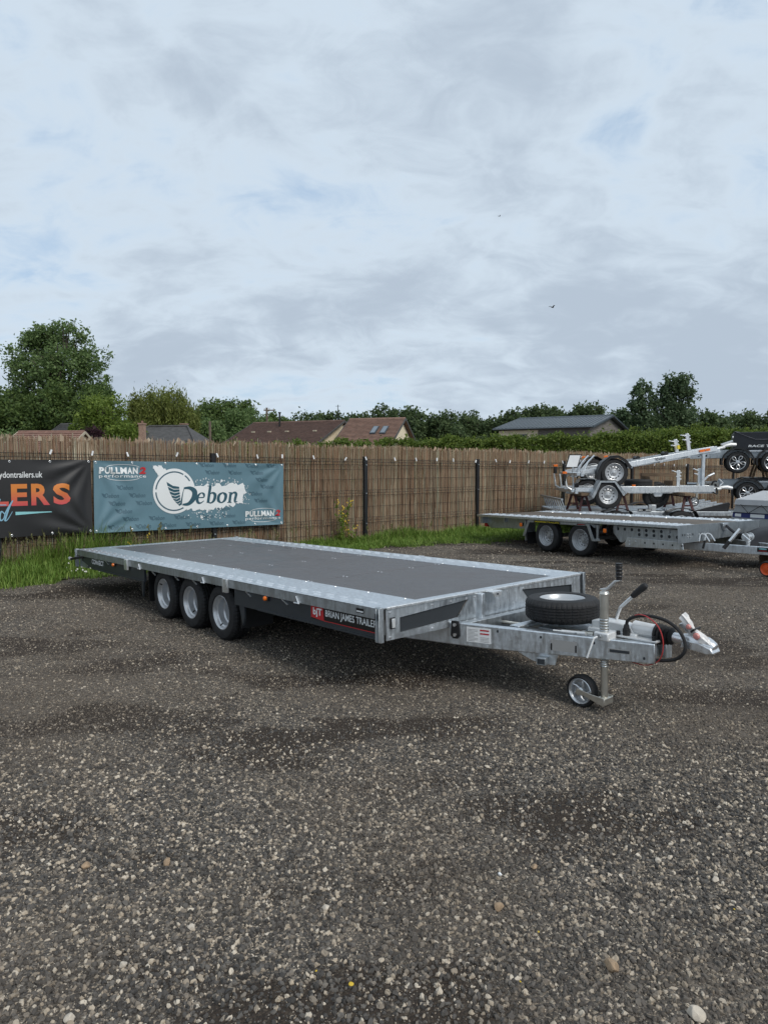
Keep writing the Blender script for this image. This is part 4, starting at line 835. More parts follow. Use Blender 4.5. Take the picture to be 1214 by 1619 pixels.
# white clover heads
tv = []; tf = []
for i in range(70):
    a = random.gauss(-4.75, 0.42) if i < 55 else random.uniform(-8, -4); p = fence_pt(a, random.uniform(0.45, 0.95), random.uniform(0.06, 0.16)); o = len(tv); r = random.uniform(0.010, 0.019)
    tv += [p + Vector(x) * r for x in ((1, 0, 0), (-1, 0, 0), (0, 1, 0), (0, -1, 0), (0, 0, 1), (0, 0, -1))]
    tf += [tuple(o + q for q in f_) for f_ in ((0, 2, 4), (2, 1, 4), (1, 3, 4), (3, 0, 4), (2, 0, 5), (1, 2, 5), (3, 1, 5), (0, 3, 5))]
g = stuff(obj('clover_flowers', np_mesh('clover_flowers', np.array(tv), np.array(tf), 'flower_white', 3))); g['label'] = 'small white clover flowers dotted in the grass'; g['category'] = 'flowers'
# yellow ragwort against the reeds
def ragwort(s0, h, label, n_):
    t = thing('wildflower', label, 'plant', tuple(fence_pt(s0, 0.16, 0)), frot); mb = MB(); hv = []; hf = []; lv = []
    for i in range(n_):
        x, y = random.uniform(-.24, .24), random.uniform(-.08, .03); hi = h * random.uniform(0.6, 1.05)
        mb.tube([(x * 0.3, y, 0), (x * 0.7, y, hi * 0.55), (x, y, hi)], [0.004, 0.003, 0.002], 5)
        for k in range(4):
            c = Vector((x + random.uniform(-.05, .05), y + random.uniform(-.03, .03), hi + random.uniform(-.06, .02))); o = len(hv); r = random.uniform(.009, .016)
            hv += [c + Vector((r * math.cos(q * PI / 3), -0.3 * r, r * math.sin(q * PI / 3))) for q in range(6)] + [c + Vector((0, -r * .8, 0))]; hf += [(o + q, o + (q + 1) % 6, o + 6) for q in range(6)]
        for k in range(9): f_ = random.random(); lv.append((x * f_, y, hi * f_))
    mb.build('stem', 'leaf_light', t)
    v_, f_ = leaves(np.array(lv), 0.025, 3, 0.07, 0.35); obj('leaves', np_mesh('leaves', v_, f_, 'leaf_light', 4), t)
    obj('flower_heads', np_mesh('flower_heads', np.array(hv), np.array(hf), 'flower_yellow', 3), t)
ragwort(-0.72, 0.78, 'tall yellow flowered weed growing against the reeds beside a fence post', 8)
ragwort(-0.45, 0.42, 'shorter yellow flowered weed growing near the fence post', 4)
ragwort(-4.3, 0.42, 'small yellow flowered weed between the banners and the long flatbed trailer', 3)

# ============================================================ WHEELS (shared meshes)
def tyre_mesh(R, w, rr, grooves=4, n=180, sipes=True):
    # profile across the tread, from the near side wall over the tread to the far side wall (axle along y)
    h = w / 2; p = [(-h + 0.012, rr), (-h + 0.002, rr + 0.012), (-h, rr + (R - rr) * 0.45), (-h + 0.006, rr + (R - rr) * 0.75), (-h + 0.016, R - 0.012), (-h + 0.030, R - 0.002)]
    tw = 2 * (h - 0.030)
    for g in range(grooves):
        c = -tw / 2 + tw * (g + 1) / (grooves + 1); p += [(c - 0.006, R), (c - 0.004, R - 0.007), (c + 0.004, R - 0.007), (c + 0.006, R)]
    p += [(h - 0.030, R - 0.002), (h - 0.016, R - 0.012), (h - 0.006, rr + (R - rr) * 0.75), (h, rr + (R - rr) * 0.45), (h - 0.002, rr + 0.012), (h - 0.012, rr), (h - 0.03, rr - 0.006), (-h + 0.03, rr - 0.006)]
    def rf(i, a, r):
        if sipes and r > R - 0.003:
            k = i % 4 if abs(a) > tw * 0.28 else (i + 2) % 6
            if k == 0: return r - 0.005
        if sipes and abs(r - (R - 0.012)) < 1e-6 and i % 4 == 0: return r - 0.004
        return r
    return MB().lathe(p, n, closed=True, rfun=rf).mesh('tyre', 'rubber', 25)
def steel_rim(rr, w, dish, mat='rim', holes=0, bolts=5, boss=0.055):
    h = w / 2; y0 = -h + 0.014
    p = [(y0 + 0.004, rr + 0.004), (y0 - 0.004, rr + 0.006), (y0 - 0.006, rr), (y0 + 0.002, rr - 0.008), (y0 + 0.022, rr - 0.014), (y0 + 0.030, rr - 0.026), (y0 + dish * 0.55, rr - 0.030), (y0 + dish * 0.62, rr - 0.040), (y0 + dish * 0.9, rr - 0.046), (y0 + dish, rr - 0.058), (y0 + dish - 0.006, rr - 0.075), (y0 + dish + 0.004, boss + 0.012), (y0 + dish - 0.010, boss), (y0 + dish - 0.012, 0.032), (y0 + dish - 0.03, 0.030), (y0 + dish - 0.034, 0.0)]
    mb = MB(); mb.lathe(p, 40)
    for k in range(bolts):
        a = 2 * PI * k / bolts; r = boss * 0.78 + 0.012; mb.tube([(r * math.cos(a), y0 + dish, r * math.sin(a)), (r * math.cos(a), y0 + dish - 0.022, r * math.sin(a))], 0.008, 6)
    mb.lathe([(h - 0.014, rr + 0.004), (h - 0.012, rr - 0.004), (h - 0.03, rr - 0.02), (y0 + dish + 0.01, rr - 0.05)], 40)
    return mb.mesh('wheel', mat, 30)
def rim_holes(rr, w, dish, n, r0, r, mat='black_plastic'):
    mb = MB(); y = -w / 2 + 0.014 + dish - 0.0075
    for k in range(n):
        a = 2 * PI * k / n; mb.tube([(r0 * math.cos(a), y + 0.004, r0 * math.sin(a)), (r0 * math.cos(a), y, r0 * math.sin(a))], r, 8)
    return mb.mesh('vent_hole', mat, 0)
def add_wheel(parent, loc, rotz, rim, tyre, extra=None, name='wheel', rot=None):
    o = obj(name, rim, parent); o.location = loc; o.rotation_euler = rot if rot else (0, random.uniform(0, 6), rotz)
    obj('tyre', tyre, o)
    for nm, me in (extra or []): obj(nm, me, o)
    return o
VALVE = MB().tube([(0.085, -0.075, 0.03), (0.098, -0.10, 0.035)], 0.006, 6).mesh('valve', 'black_plastic')

# ============================================================ LONG FLATBED TRAILER (the subject)
TA, TP = -0.8549, 0.0267
T = thing('flatbed_trailer', 'long galvanised three axle flatbed trailer with dark deck standing on the gravel', 'trailer', (-0.9351, 6.8292, 0), (0, -TP, TA))
XR, XF, HW, ZD = -2.872, 2.619, 1.064, 0.518
YN, YF = -0.69, 0.755
# deck boards with rivets
seams = [-2.735, -1.84, -0.945, 0.228, 1.335, 2.535]
for a, b_ in zip(seams[:-1], seams[1:]):
    mb = MB(); mb.box(a + 0.005, b_ - 0.005, YN, YF, ZD - 0.02, ZD - 0.004); bd = mb.build('deck_board', 'deck', T, 0.002)
    for x in ([a + 0.022, b_ - 0.022]):
        for y in (-0.66, -0.32, 0.045, 0.40, 0.72):
            if (x < -2.7 or x > 2.5): continue
            mb = MB(); mb.lathe([(ZD - 0.004, 0.008), (ZD - 0.0015, 0.006), (ZD - 0.001, 0.0)], 10, (x, y, 0), 'Z'); mb.build('rivet', 'alloy', bd)
# galvanised side strips with pressed grip ribs
def strip(x0, x1, y0, y1, name):
    mb = MB(); mb.box(x0, x1, y0, y1, ZD - 0.006, ZD); return mb.build(name, 'galv', T)
def ribs(parent, x0, x1, ys, step):
    mb = MB(); x = x0
    while x < x1:
        for q, y in enumerate(ys):
            X = x + (q % 2) * step * 0.5; l, w = 0.036, 0.010
            mb.add([(X - l, y - w, ZD), (X + l, y - w, ZD), (X + l, y + w, ZD), (X - l, y + w, ZD), (X - l * .8, y, ZD + 0.006), (X + l * .8, y, ZD + 0.006)], [(0, 1, 5, 4), (2, 3, 4, 5), (0, 4, 3), (1, 2, 5)])
        x += step
    stuff(mb.build('grip_rib', 'galv_bright', parent, smooth=0))
sn = strip(XR, XF, -HW, YN, 'deck_edge_strip'); ribs(sn, XR + 0.12, XF - 0.15, (-1.0, -0.945), 0.15)
sf_ = strip(XR, XF, YF, HW, 'deck_edge_strip'); ribs(sf_, XR + 0.12, XF - 0.15, (0.945, 1.0), 0.15)
strip(XR, seams[0], YN, YF, 'deck_end_strip'); strip(seams[-1], XF, YN, YF, 'deck_end_strip')
for s_, y in ((sn, YN - 0.018), (sf_, YF + 0.018)):
    x = XR + 0.15
    while x < XF - 0.1:
        mb = MB(); mb.lathe([(ZD, 0.009), (ZD + 0.003, 0.007), (ZD + 0.0035, 0)], 8, (x, y, 0), 'Z'); mb.build('rivet', 'alloy', s_); x += 0.37
# side fascia (folded edge)
for sgn in (-1, 1):
    y = sgn * HW; mb = MB()
    mb.box(XR + 0.02, XF - 0.02, min(y, y - sgn * 0.004), max(y, y - sgn * 0.004), ZD - 0.066, ZD - 0.001); mb.box(XR + 0.02, XF - 0.02, min(y - sgn * 0.004, y - sgn * 0.045), max(y - sgn * 0.004, y - sgn * 0.045), ZD - 0.066, ZD - 0.062)
    mb.build('side_rail', 'galv_old', T)
# dark chassis side members below the deck
for sgn in (-1, 1):
    y = sgn * 1.038
    for x0, x1 in ((-2.70, -0.90), (0.86, 2.58)):
        mb = MB(); z0 = 0.325
        mb.prism([(x0, ZD - 0.07), (x1, ZD - 0.07), (x1, z0), (x0 + (0.35 if x0 < 0 else 0), z0), (x0, z0 + (0.07 if x0 < 0 else 0))], lambda u, v, q: (u, y + q, v), -0.012, 0.012)
        ss_ = mb.build('side_member', 'anthracite', T, 0.003)
        mb = MB(); mb.box(x0 + 0.36, x1, y + sgn * 0.006, y + sgn * 0.02, z0 - 0.0, z0 + 0.012); mb.build('flange', 'anthracite', ss_)
    mb = MB(); mb.box(-0.92, 0.88, y - 0.01 - 0.25 * (sgn > 0), y + 0.01 + 0.25 * (sgn < 0), ZD - 0.05, ZD - 0.03); mb.build('wheel_arch', 'anthracite', T)
    for x in (-0.90, 0.88):
        mb = MB(); lean = -0.05 if x > 0 else 0.02; mb.prism([(x, ZD - 0.068), (x + 0.12 * (1 if x > 0 else -0.7), ZD - 0.068), (x + 0.12 * (1 if x > 0 else -0.7), 0.24), (x + 0.09 * (1 if x > 0 else -0.7), 0.17)], lambda u, v, q: (u, sgn * 1.036 + q, v), -0.01, 0.01); mb.build('mudguard_plate', 'anthracite', T, 0.003)
        mb = MB(); mb.box(x - 0.004, x + 0.004, min(sgn * 0.72, sgn * 1.005), max(sgn * 0.72, sgn * 1.005), 0.13, ZD - 0.07); mb.build('mudflap', 'black_plastic', T)
# inner chassis beams, cross members and axles
for y in (-0.62, 0.62):
    mb = MB(); mb.box(XR + 0.1, XF - 0.02, y - 0.03, y + 0.03, 0.33, ZD - 0.022); mb.build('chassis_beam', 'galv_old', T)
for i in range(8):
    x = XR + 0.3 + i * 0.7; mb = MB(); mb.box(x - 0.02, x + 0.02, -0.97, 0.97, 0.43, ZD - 0.022); mb.build('cross_member', 'galv_old', T)
RW = 0.234; T10 = tyre_mesh(RW, 0.185, 0.138); R10 = steel_rim(0.138, 0.185, 0.135, boss=0.05, bolts=5)
for x in (-0.555, 0.0, 0.555):
    zc = RW - TP * x - 0.004
    mb = MB(); mb.tube([(x, -0.86, zc), (x, 0.86, zc)], 0.03, 10); mb.box(x - 0.22, x + 0.06, -0.70, -0.62, zc - 0.02, zc + 0.12); mb.box(x - 0.22, x + 0.06, 0.62, 0.70, zc - 0.02, zc + 0.12); mb.build('axle', 'galv_old', T)
    add_wheel(T, (x, -0.925, zc), 0, R10, T10, [('valve', VALVE)]); add_wheel(T, (x, 0.925, zc), PI, R10, T10)
# corner posts
def corner(x, y, sx, sy):
    mb = MB(); z0, z1 = 0.312, ZD + 0.006; mb.box(min(x, x - sx * 0.05), max(x, x - sx * 0.05), min(y, y - sy * 0.03), max(y, y - sy * 0.03), z0, z1)
    for k in (0.2, 0.75): mb.box(x - sx * 0.05 * k - 0.006, x - sx * 0.05 * k + 0.006, min(y, y + sy * 0.006), max(y, y + sy * 0.006), z0 + 0.004, z1 - 0.004)
    c = mb.build('corner_post', 'galv_old', T, 0.003)
    for k in (0.18, 0.62):
        mb = MB(); X = x - sx * 0.05 * (k + 0.1); mb.box(X - 0.004, X + 0.004, min(y + sy * 0.0062, y + sy * 0.0075), max(y + sy * 0.0062, y + sy * 0.0075), z1 - 0.075, z1 - 0.035); mb.build('slot', 'slot_dark', c)
for x, sx in ((XF + 0.012, 1), (XR - 0.008, -1)):
    for y, sy in ((-HW - 0.004, -1), (HW + 0.004, 1)): corner(x, y, sx, sy)
# rear lamp cluster stub and rear return
mb = MB(); mb.box(XR + 0.04, XR + 0.3, -1.03, -1.0, 0.315, 0.45); mb.build('rear_gusset', 'galv_old', T, 0.003)
mb = MB(); mb.box(XR - 0.01, XR + 0.03, -1.0, 1.0, 0.33, ZD - 0.01); rear = mb.build('rear_bar', 'galv_old', T, 0.003)
mb = MB(); mb.tube([(XR + 0.25, -1.045, 0.44), (XR + 0.1, -1.08, 0.425), (XR - 0.02, -1.10, 0.405), (XR - 0.05, -1.10, 0.405)], 0.014, 8, smooth_path=4); arm = mb.build('marker_arm', 'black_plastic', T)
mb = MB(); mb.tube([(XR - 0.05, -1.10, 0.405), (XR - 0.10, -1.10, 0.407)], 0.020, 10); mb.build('marker_lens', 'clear_lens', arm)
# stake pockets, lashing rings, side lamps on both sides
for sgn in (-1, 1):
    for x in (-1.28, 0.765):
        mb = MB(); y = sgn * (HW + 0.001); yo = sgn * (HW + 0.022); a, b_ = min(y, yo), max(y, yo)
        mb.box(x - 0.035, x - 0.020, a, b_, 0.412, ZD + 0.002); mb.box(x + 0.020, x + 0.035, a, b_, 0.412, ZD + 0.002); mb.box(x - 0.02, x + 0.02, min(yo, yo - sgn * 0.004), max(yo, yo - sgn * 0.004), 0.412, ZD + 0.002); mb.box(x - 0.02, x + 0.02, a, b_, 0.412, 0.418)
        mb.build('stake_pocket', 'galv_bright', T, 0.002)
    for x in (-0.98, 0.36, 1.75):
        mb = MB(); y = sgn * (HW + 0.004); mb.tube([(x - 0.03, y, ZD - 0.07), (x, y, ZD - 0.025), (x + 0.03, y, ZD - 0.07), (x - 0.03, y, ZD - 0.07)], 0.006, 6); mb.build('lashing_ring', 'galv_bright', T)
    for x in (-1.66, 1.345):
        mb = MB(); y = sgn * 1.0505; mb.box(x - 0.03, x + 0.03, min(y, y + sgn * 0.015), max(y, y + sgn * 0.015), 0.415, 0.45); lamp = mb.build('side_lamp', 'black_plastic', T, 0.003)
        mb = MB(); mb.lathe([(0, 0.018), (sgn * 0.012, 0.016), (sgn * 0.018, 0.008), (sgn * 0.019, 0)], 14, (x, y + sgn * 0.015, 0.432)); mb.build('lens', 'orange', lamp)
    for x in (-2.2, -1.9, -0.7, -0.2, 0.15, 1.05, 1.55):
        mb = MB(); mb.bar((x, sgn * 1.055, ZD - 0.068), (x + 0.07, sgn * 1.052, ZD - 0.10), 0.012, 0.004); mb.build('brace', 'galv_bright', T)
# lettering on the side member
NS = lambda off: (lambda u, v: (u, -1.050 - off, v))
n0, n1, n2_ = NS(0.0012), NS(0.0024), NS(0.0036)
mb = MB(); mb.add([n0(1.90, 0.448), n0(1.90, 0.362), n0(2.578, 0.362), n0(2.578, 0.448)], [(0, 1, 2, 3)]); stk = mb.build('name_sticker', 'black_print', T, smooth=0)
mb = MB(); mb.add([n1(1.90, 0.448), n1(1.90, 0.372), n1(2.045, 0.362), n1(2.040, 0.448)], [(0, 1, 2, 3)]); mb.add([n1(2.045, 0.367), n1(2.578, 0.367), n1(2.578, 0.362), n1(2.045, 0.362)], [(0, 1, 2, 3)]); mb.build('red_field', 'red', stk, smooth=0)
mb = MB(); put_text(mb, 'bjT', n2_, 1.925, 0.378, 2.025, 0.440); put_text(mb, 'BJT', n1, 2.062, 0.383, 2.603, 0.440); mb.build('lettering', 'white_print', stk, smooth=0)
mb = MB(); put_text(mb, 'CONNECT', n0, -2.36, 0.385, -1.99, 0.44); mb.build('model_lettering', 'white_print', T, smooth=0)
fs_ = lambda u, v: (u, -HW - 0.0012, v)
mb = MB(); mb.add([fs_(2.40, ZD - 0.018), fs_(2.40, ZD - 0.048), fs_(2.475, ZD - 0.048), fs_(2.475, ZD - 0.018)], [(0, 1, 2, 3)]); ls = mb.build('warning_sticker', 'black_print', T, smooth=0)
fs2 = lambda u, v: (u, -HW - 0.0022, v)
mb = MB(); mb.add([fs2(2.405, ZD - 0.033), fs2(2.405, ZD - 0.042), fs2(2.47, ZD - 0.042), fs2(2.47, ZD - 0.033)], [(0, 1, 2, 3)]); mb.build('sticker_stripe', 'white_print', ls, smooth=0)
# front panel: pressed sheet with a dark slot each side, centre rib, folded lip
FPX = XF
def panel_half(y0, y1, slot):
    # sheet with a tapering hole: outer polygon minus slot, built as quads round the opening
    z0, z1 = 0.318, ZD - 0.012; (a, b_), (c, d), (e, g), (h, k) = slot   # slot corners: outer-bottom, inner-bottom, inner-top, outer-top
    o_ = [(y0, z0), (y1, z0), (y1, z1), (y0, z1)]; s_ = [(a, b_), (c, d), (e, g), (h, k)]
    vs = []
    for X in (FPX, FPX - 0.006): vs += [(X, *p) for p in o_] + [(X, *p) for p in s_]
    fs = []
    for q in range(4): r = (q + 1) % 4; fs += [(q, r, 4 + r, 4 + q), (8 + q, 12 + q, 12 + r, 8 + r), (4 + q, 4 + r, 12 + r, 12 + q), (q, 8 + q, 8 + r, r)]
    p = MB().add(vs, fs).build('front_panel', 'galv', T)
    MB().add([(FPX - 0.012, *q) for q in s_], [(0, 1, 2, 3)]).build('slot_panel', 'slot_dark', p, smooth=0)
    return p
pn = panel_half(-1.012, -0.19, [(-0.90, 0.352), (-0.385, 0.374), (-0.285, 0.478), (-0.90, 0.445)])
pf = panel_half(1.012, 0.19, [(0.90, 0.352), (0.385, 0.374), (0.285, 0.478), (0.90, 0.445)])
mb = MB(); mb.box(FPX - 0.004, FPX + 0.003, -0.188, 0.188, 0.318, ZD - 0.012); pc = mb.build('centre_panel', 'galv', T)
mb = MB(); mb.prism([(FPX - 0.01, -0.215), (FPX + 0.042, -0.195), (FPX + 0.042, -0.165), (FPX - 0.01, -0.145)], lambda u, v, q: (u, v, q), 0.318, ZD - 0.01); mb.build('panel_rib', 'galv', T, 0.003)
mb = MB(); mb.box(FPX - 0.01, FPX + 0.07, -0.115, -0.015, ZD - 0.010, ZD - 0.004); mb.prism([(-0.115, ZD - 0.010), (-0.015, ZD - 0.010), (-0.03, ZD - 0.04), (-0.10, ZD - 0.04)], lambda u, v, q: (q, u, v), FPX + 0.064, FPX + 0.07); tb_ = mb.build('panel_tab', 'galv_bright', T, 0.002)
mb = MB(); mb.tube([(FPX + 0.07, -0.065, ZD - 0.022), (FPX + 0.0715, -0.065, ZD - 0.022)], 0.008, 8); mb.build('tab_hole', 'slot_dark', tb_)
mb = MB(); mb.prism([(2.72, -0.36), (3.30, -0.20), (3.30, 0.20), (2.72, 0.36)], lambda u, v, q: (u, v, q), 0.255, 0.262); mb.build('black_plate', 'black_plastic', T, 0.002)  # flat black plate filling the space between the rails, below the spare wheel
mb = MB(); mb.box(XF - 0.02, XF + 0.010, -1.01, 1.01, ZD - 0.012, ZD + 0.003); mb.build('front_lip', 'galv_bright', T, 0.002)
for y in (-0.98, -0.62, -0.45, -0.30, -0.22, 0.05, 0.12, 0.3):
    for z in (0.335, 0.485):
        mb = MB(); mb.lathe([(FPX, 0.008), (FPX + 0.004, 0.006), (FPX + 0.005, 0)], 8, (0, y, z), 'X'); mb.build('rivet', 'alloy', pn)
mb = MB(); mb.box(FPX, FPX + 0.012, -0.982, -0.945, 0.385, 0.455); hl = mb.build('front_lamp', 'black_plastic', T, 0.004)
mb = MB(); mb.box(FPX + 0.010, FPX + 0.018, -0.977, -0.950, 0.391, 0.449); mb.build('lens', 'clear_lens', hl, 0.004)
# drawbar rails
def drawbar(sgn):
    A, B = (2.05, 0.605), (3.83, 0.075); pts = []
    dirv = Vector((B[0] - A[0], B[1] - A[1])).normalized(); nrm = Vector((dirv.y, -dirv.x))
    prof = [(0.0, 0.21, 0.355), (0.45, 0.205, 0.352), (1.0, 0.235, 0.348)]
    vs = []
    for f, z0, z1 in prof:
        c = Vector(A) * (1 - f) + Vector(B) * f
        for o_, z in ((-0.025, z0), (0.025, z0), (0.025, z1), (-0.025, z1)): p = c + nrm * o_; vs.append((p.x, sgn * p.y, z))
    fs = [(0, 1, 2, 3), (11, 10, 9, 8)]
    for k in range(2):
        for q in range(4): r = (q + 1) % 4; fs.append((k * 4 + q, k * 4 + 4 + q, k * 4 + 4 + r, k * 4 + r))
    return MB().add(vs, fs).build('drawbar_rail', 'galv', T, 0.006), A, B
dr, A, B = drawbar(-1); drawbar(1)
dd = Vector((B[0] - A[0], -(B[1] - A[1]))).normalized(); dn = Vector((dd.y, -dd.x))       # near rail: direction and outward normal
if dn.y > 0: dn = -dn
def rail_fn(off): return lambda u, v: (A[0] + dd.x * u + dn.x * (0.025 + off), -A[1] + dd.y * u + dn.y * (0.025 + off), v)
r1, r2, r3 = rail_fn(0.0012), rail_fn(0.0024), rail_fn(0.004)
q4 = lambda f, u0, v0, u1, v1: ([f(u0, v1), f(u0, v0), f(u1, v0), f(u1, v1)], [(0, 1, 2, 3)])
lab = MB().add(*q4(r1, 0.705, 0.238, 0.875, 0.335)).build('spec_label', 'white', dr, smooth=0)
mb = MB()
for i in range(4): mb.add(*q4(r2, 0.80, 0.315 - i * 0.022, 0.862, 0.324 - i * 0.022)) if i in (0, 1) else None
mb.build('red_stripe', 'red', dr, smooth=0)
mb = MB()
for i in range(9): mb.add(*q4(r2, 0.715, 0.246 + i * 0.009, 0.785 if i % 3 else 0.76, 0.2485 + i * 0.009))
for i in range(4): mb.add(*q4(r2, 0.80, 0.246 + i * 0.009, 0.862, 0.2485 + i * 0.009))
mb.build('fine_print', 'grey_label', dr, smooth=0)
MB().add(*q4(r1, 1.26, 0.246, 1.42, 0.312)).build('type_plate', 'grey_label', dr, smooth=0)
for u in (1.262, 1.41): MB().add(*q4(r2, u, 0.248, u + 0.008, 0.290)).build('plate_edge', 'black_print', dr, smooth=0)
MB().add(*q4(r1, 1.60, 0.272, 1.73, 0.298)).build('serial_plate', 'grey_label', dr, smooth=0); MB().add(*q4(r2, 1.61, 0.277, 1.72, 0.293)).build('plate_field', 'slot_dark', dr, smooth=0)
for u, v in ((0.92, 0.325), (1.20, 0.318), (1.52, 0.318), (1.80, 0.262)):
    mb = MB(); c = r1(u, v); mb.add([r2(u + 0.007 * math.cos(a * PI / 5), v + 0.009 * math.sin(a * PI / 5)) for a in range(10)], [tuple(range(10))]); mb.build('hole', 'slot_dark', dr, smooth=0)
# black bracket with bolts where the rail passes under the panel
mb = MB(); mb.prism([(0.60, 0.365), (0.655, 0.365), (0.66, 0.27), (0.645, 0.25), (0.61, 0.25), (0.595, 0.27)], lambda u, v, q: rail_fn(q)(u, v), 0.001, 0.012); bk = mb.build('bolt_bracket', 'black_steel', T, 0.003)
for v in (0.34, 0.275): mb = MB(); mb.tube([rail_fn(0.012)(0.628, v), rail_fn(0.024)(0.628, v)], 0.011, 6); mb.build('bolt', 'alloy', bk)
# step / prop bracket under the rail
mb = MB(); mb.prism([(1.02, 0.215), (1.30, 0.215), (1.28, 0.15), (1.20, 0.145), (1.13, 0.165)], lambda u, v, q: rail_fn(q)(u, v), -0.03, -0.022); lb_ = mb.build('prop_bracket', 'galv', T, 0.002)
mb = MB(); mb.bar(rail_fn(-0.05)(1.21, 0.176), rail_fn(0.03)(1.21, 0.176), 0.06, 0.045); mb.build('bracket_tube', 'galv_old', lb_, 0.003); mb = MB(); mb.bar(rail_fn(0.0295)(1.21, 0.176), rail_fn(0.031)(1.21, 0.176), 0.045, 0.03); mb.build('tube_opening', 'slot_dark', lb_)
# cross plates between the rails, spare wheel carrier
mb = MB(); mb.box(2.64, 2.70, -0.42, 0.42, 0.235, 0.345); mb.build('drawbar_cross_member', 'galv_old', T, 0.003)
mb = MB(); mb.prism([(3.05, 0.26), (3.42, 0.15), (3.42, -0.10), (3.05, -0.10)], lambda u, v, q: (u, v, q), 0.318, 0.330); mb.build('carrier_plate', 'galv', T, 0.002)
mb = MB(); mb.box(2.95, 3.02, -0.26, 0.30, 0.33, 0.352); cr = mb.build('wheel_carrier', 'galv', T, 0.003)
mb = MB(); mb.tube([(3.12, 0.05, 0.33), (3.12, 0.05, 0.46)], 0.02, 8); mb.build('clamp_stud', 'galv_old', cr)
mb = MB(); mb.box(3.36, 3.366, -0.16, 0.16, 0.25, 0.35); mb.build('front_cross_plate', 'galv', T)
sw = add_wheel(T, (3.13, 0.045, 0.443), 0, steel_rim(0.138, 0.150, 0.105, boss=0.05), tyre_mesh(RW, 0.150, 0.138), None, 'spare_wheel', (PI / 2 * -1, 0, 0.4)); sw.rotation_euler = (-PI / 2, 0, 0.4)
# overrun coupling
mb = MB(); mb.box(3.38, 3.70, -0.058, 0.058, 0.345, 0.375); mb.prism([(3.40, 0.37), (3.68, 0.37), (3.66, 0.41), (3.58, 0.425), (3.46, 0.428), (3.40, 0.415)], lambda u, v, q: (u, q, v), -0.045, 0.045); cp = mb.build('overrun_housing', 'cast_white', T, 0.008)
mb = MB(); mb.box(3.56, 3.84, -0.09, 0.09, 0.350, 0.362); mb.build('base_plate', 'cast_white', cp, 0.003)
for x, y in ((3.60, -0.078), (3.82, -0.078), (3.60, 0.078), (3.82, 0.078)):
    mb = MB(); mb.tube([(x, y, 0.362), (x, y, 0.385)], 0.011, 6); mb.build('bolt', 'black_steel', cp)
mb = MB(); mb.tube([(3.66, 0, 0.40), (3.80, 0, 0.396)], [0.043, 0.040], 18); mb.build('damper_tube', 'cast_white', cp)
bel = []
for k in range(11): bel.append((3.79 + k * 0.0105, (0.064 if k % 2 else 0.047) - 0.0016 * k))
mb = MB(); mb.lathe([(3.785, 0.0)] + bel + [(3.905, 0.0)], 24, (0, 0, 0.385), 'X'); mb.build('bellows', 'rubber', cp)
mb = MB(); mb.tube([(3.89, 0, 0.382), (3.97, 0, 0.378)], [0.028, 0.030], 16); mb.build('drawtube', 'alloy', cp)
# coupling head: cast cup with handle
mb = MB(); mb.tube([(3.95, 0, 0.376), (4.02, 0, 0.374), (4.08, 0, 0.366), (4.125, 0, 0.350)], [0.036, 0.044, 0.046, 0.030], 16, smooth_path=3)
mb.prism([(3.95, 0.34), (4.02, 0.335), (4.10, 0.325), (4.135, 0.333), (4.12, 0.36), (4.05, 0.385), (3.97, 0.385)], lambda u, v, q: (u, q, v), -0.046, 0.046); hd = mb.build('coupling_head', 'alloy', T, 0.006)
mb = MB(); mb.prism([(3.93, 0.462), (3.955, 0.478), (4.03, 0.425), (4.085, 0.392), (4.10, 0.372), (4.06, 0.375), (3.99, 0.415)], lambda u, v, q: (u, q, v), -0.022, 0.022); mb.build('coupling_handle', 'alloy', hd, 0.005)
for y in (-0.05, 0.05): mb = MB(); mb.tube([(3.985, y, 0.365), (3.985, y * 1.25, 0.365)], 0.012, 8); mb.build('pivot_bolt', 'galv_old', hd)
vs = []; fs = []; rb_ = random.Random(12)
path = [(3.955, 0.515, 0.034), (3.975, 0.495, 0.036), (3.995, 0.472, 0.030), (4.018, 0.445, 0.016), (4.038, 0.425, 0.034), (4.065, 0.402, 0.042), (4.09, 0.385, 0.036), (4.108, 0.372, 0.022)]
for (x_, z_, r_) in path:
    for k_ in range(12): a_ = 2 * PI * k_ / 12; q_ = r_ * rb_.uniform(0.62, 1.25); vs.append((x_ + 0.45 * q_ * math.sin(a_) * 0.8, -0.022 + q_ * math.cos(a_) * 0.75, z_ + q_ * math.sin(a_) * 0.62))
for i_ in range(len(path) - 1):
    for k_ in range(12): fs.append((i_ * 12 + k_, i_ * 12 + (k_ + 1) % 12, (i_ + 1) * 12 + (k_ + 1) % 12, (i_ + 1) * 12 + k_))
fs.append(tuple((len(path) - 1) * 12 + k_ for k_ in range(12)))
bag = MB().add(vs, fs).build('document_bag', 'bag_plastic', T, smooth=20)
for c, r in (((4.0, -0.044, 0.462), 0.015), ((4.045, -0.048, 0.418), 0.02)):
    mb = MB(); mb.lathe([(-0.012, 0), (-0.010, r * .7), (0, r), (0.012, r * .8), (0.02, 0)], 10, c); mb.build('bag_insert', 'bag_red', bag)
mb = MB(); mb.tube([(4.015, -0.048, 0.436), (4.03, -0.05, 0.45), (4.035, 0.02, 0.455)], 0.006, 6); mb.build('bag_tie', 'black_plastic', bag)
# handbrake lever
mb = MB(); mb.tube([(3.515, 0.03, 0.40), (3.545, 0.03, 0.49), (3.575, 0.03, 0.525), (3.635, 0.03, 0.582)], 0.010, 8, smooth_path=4); hb = mb.build('handbrake_lever', 'alloy', T)
mb = MB(); mb.tube([(3.628, 0.03, 0.575), (3.645, 0.03, 0.592), (3.70, 0.03, 0.640), (3.715, 0.03, 0.652)], [0.015, 0.019, 0.021, 0.014], 12, smooth_path=3); mb.build('grip', 'rubber', hb)
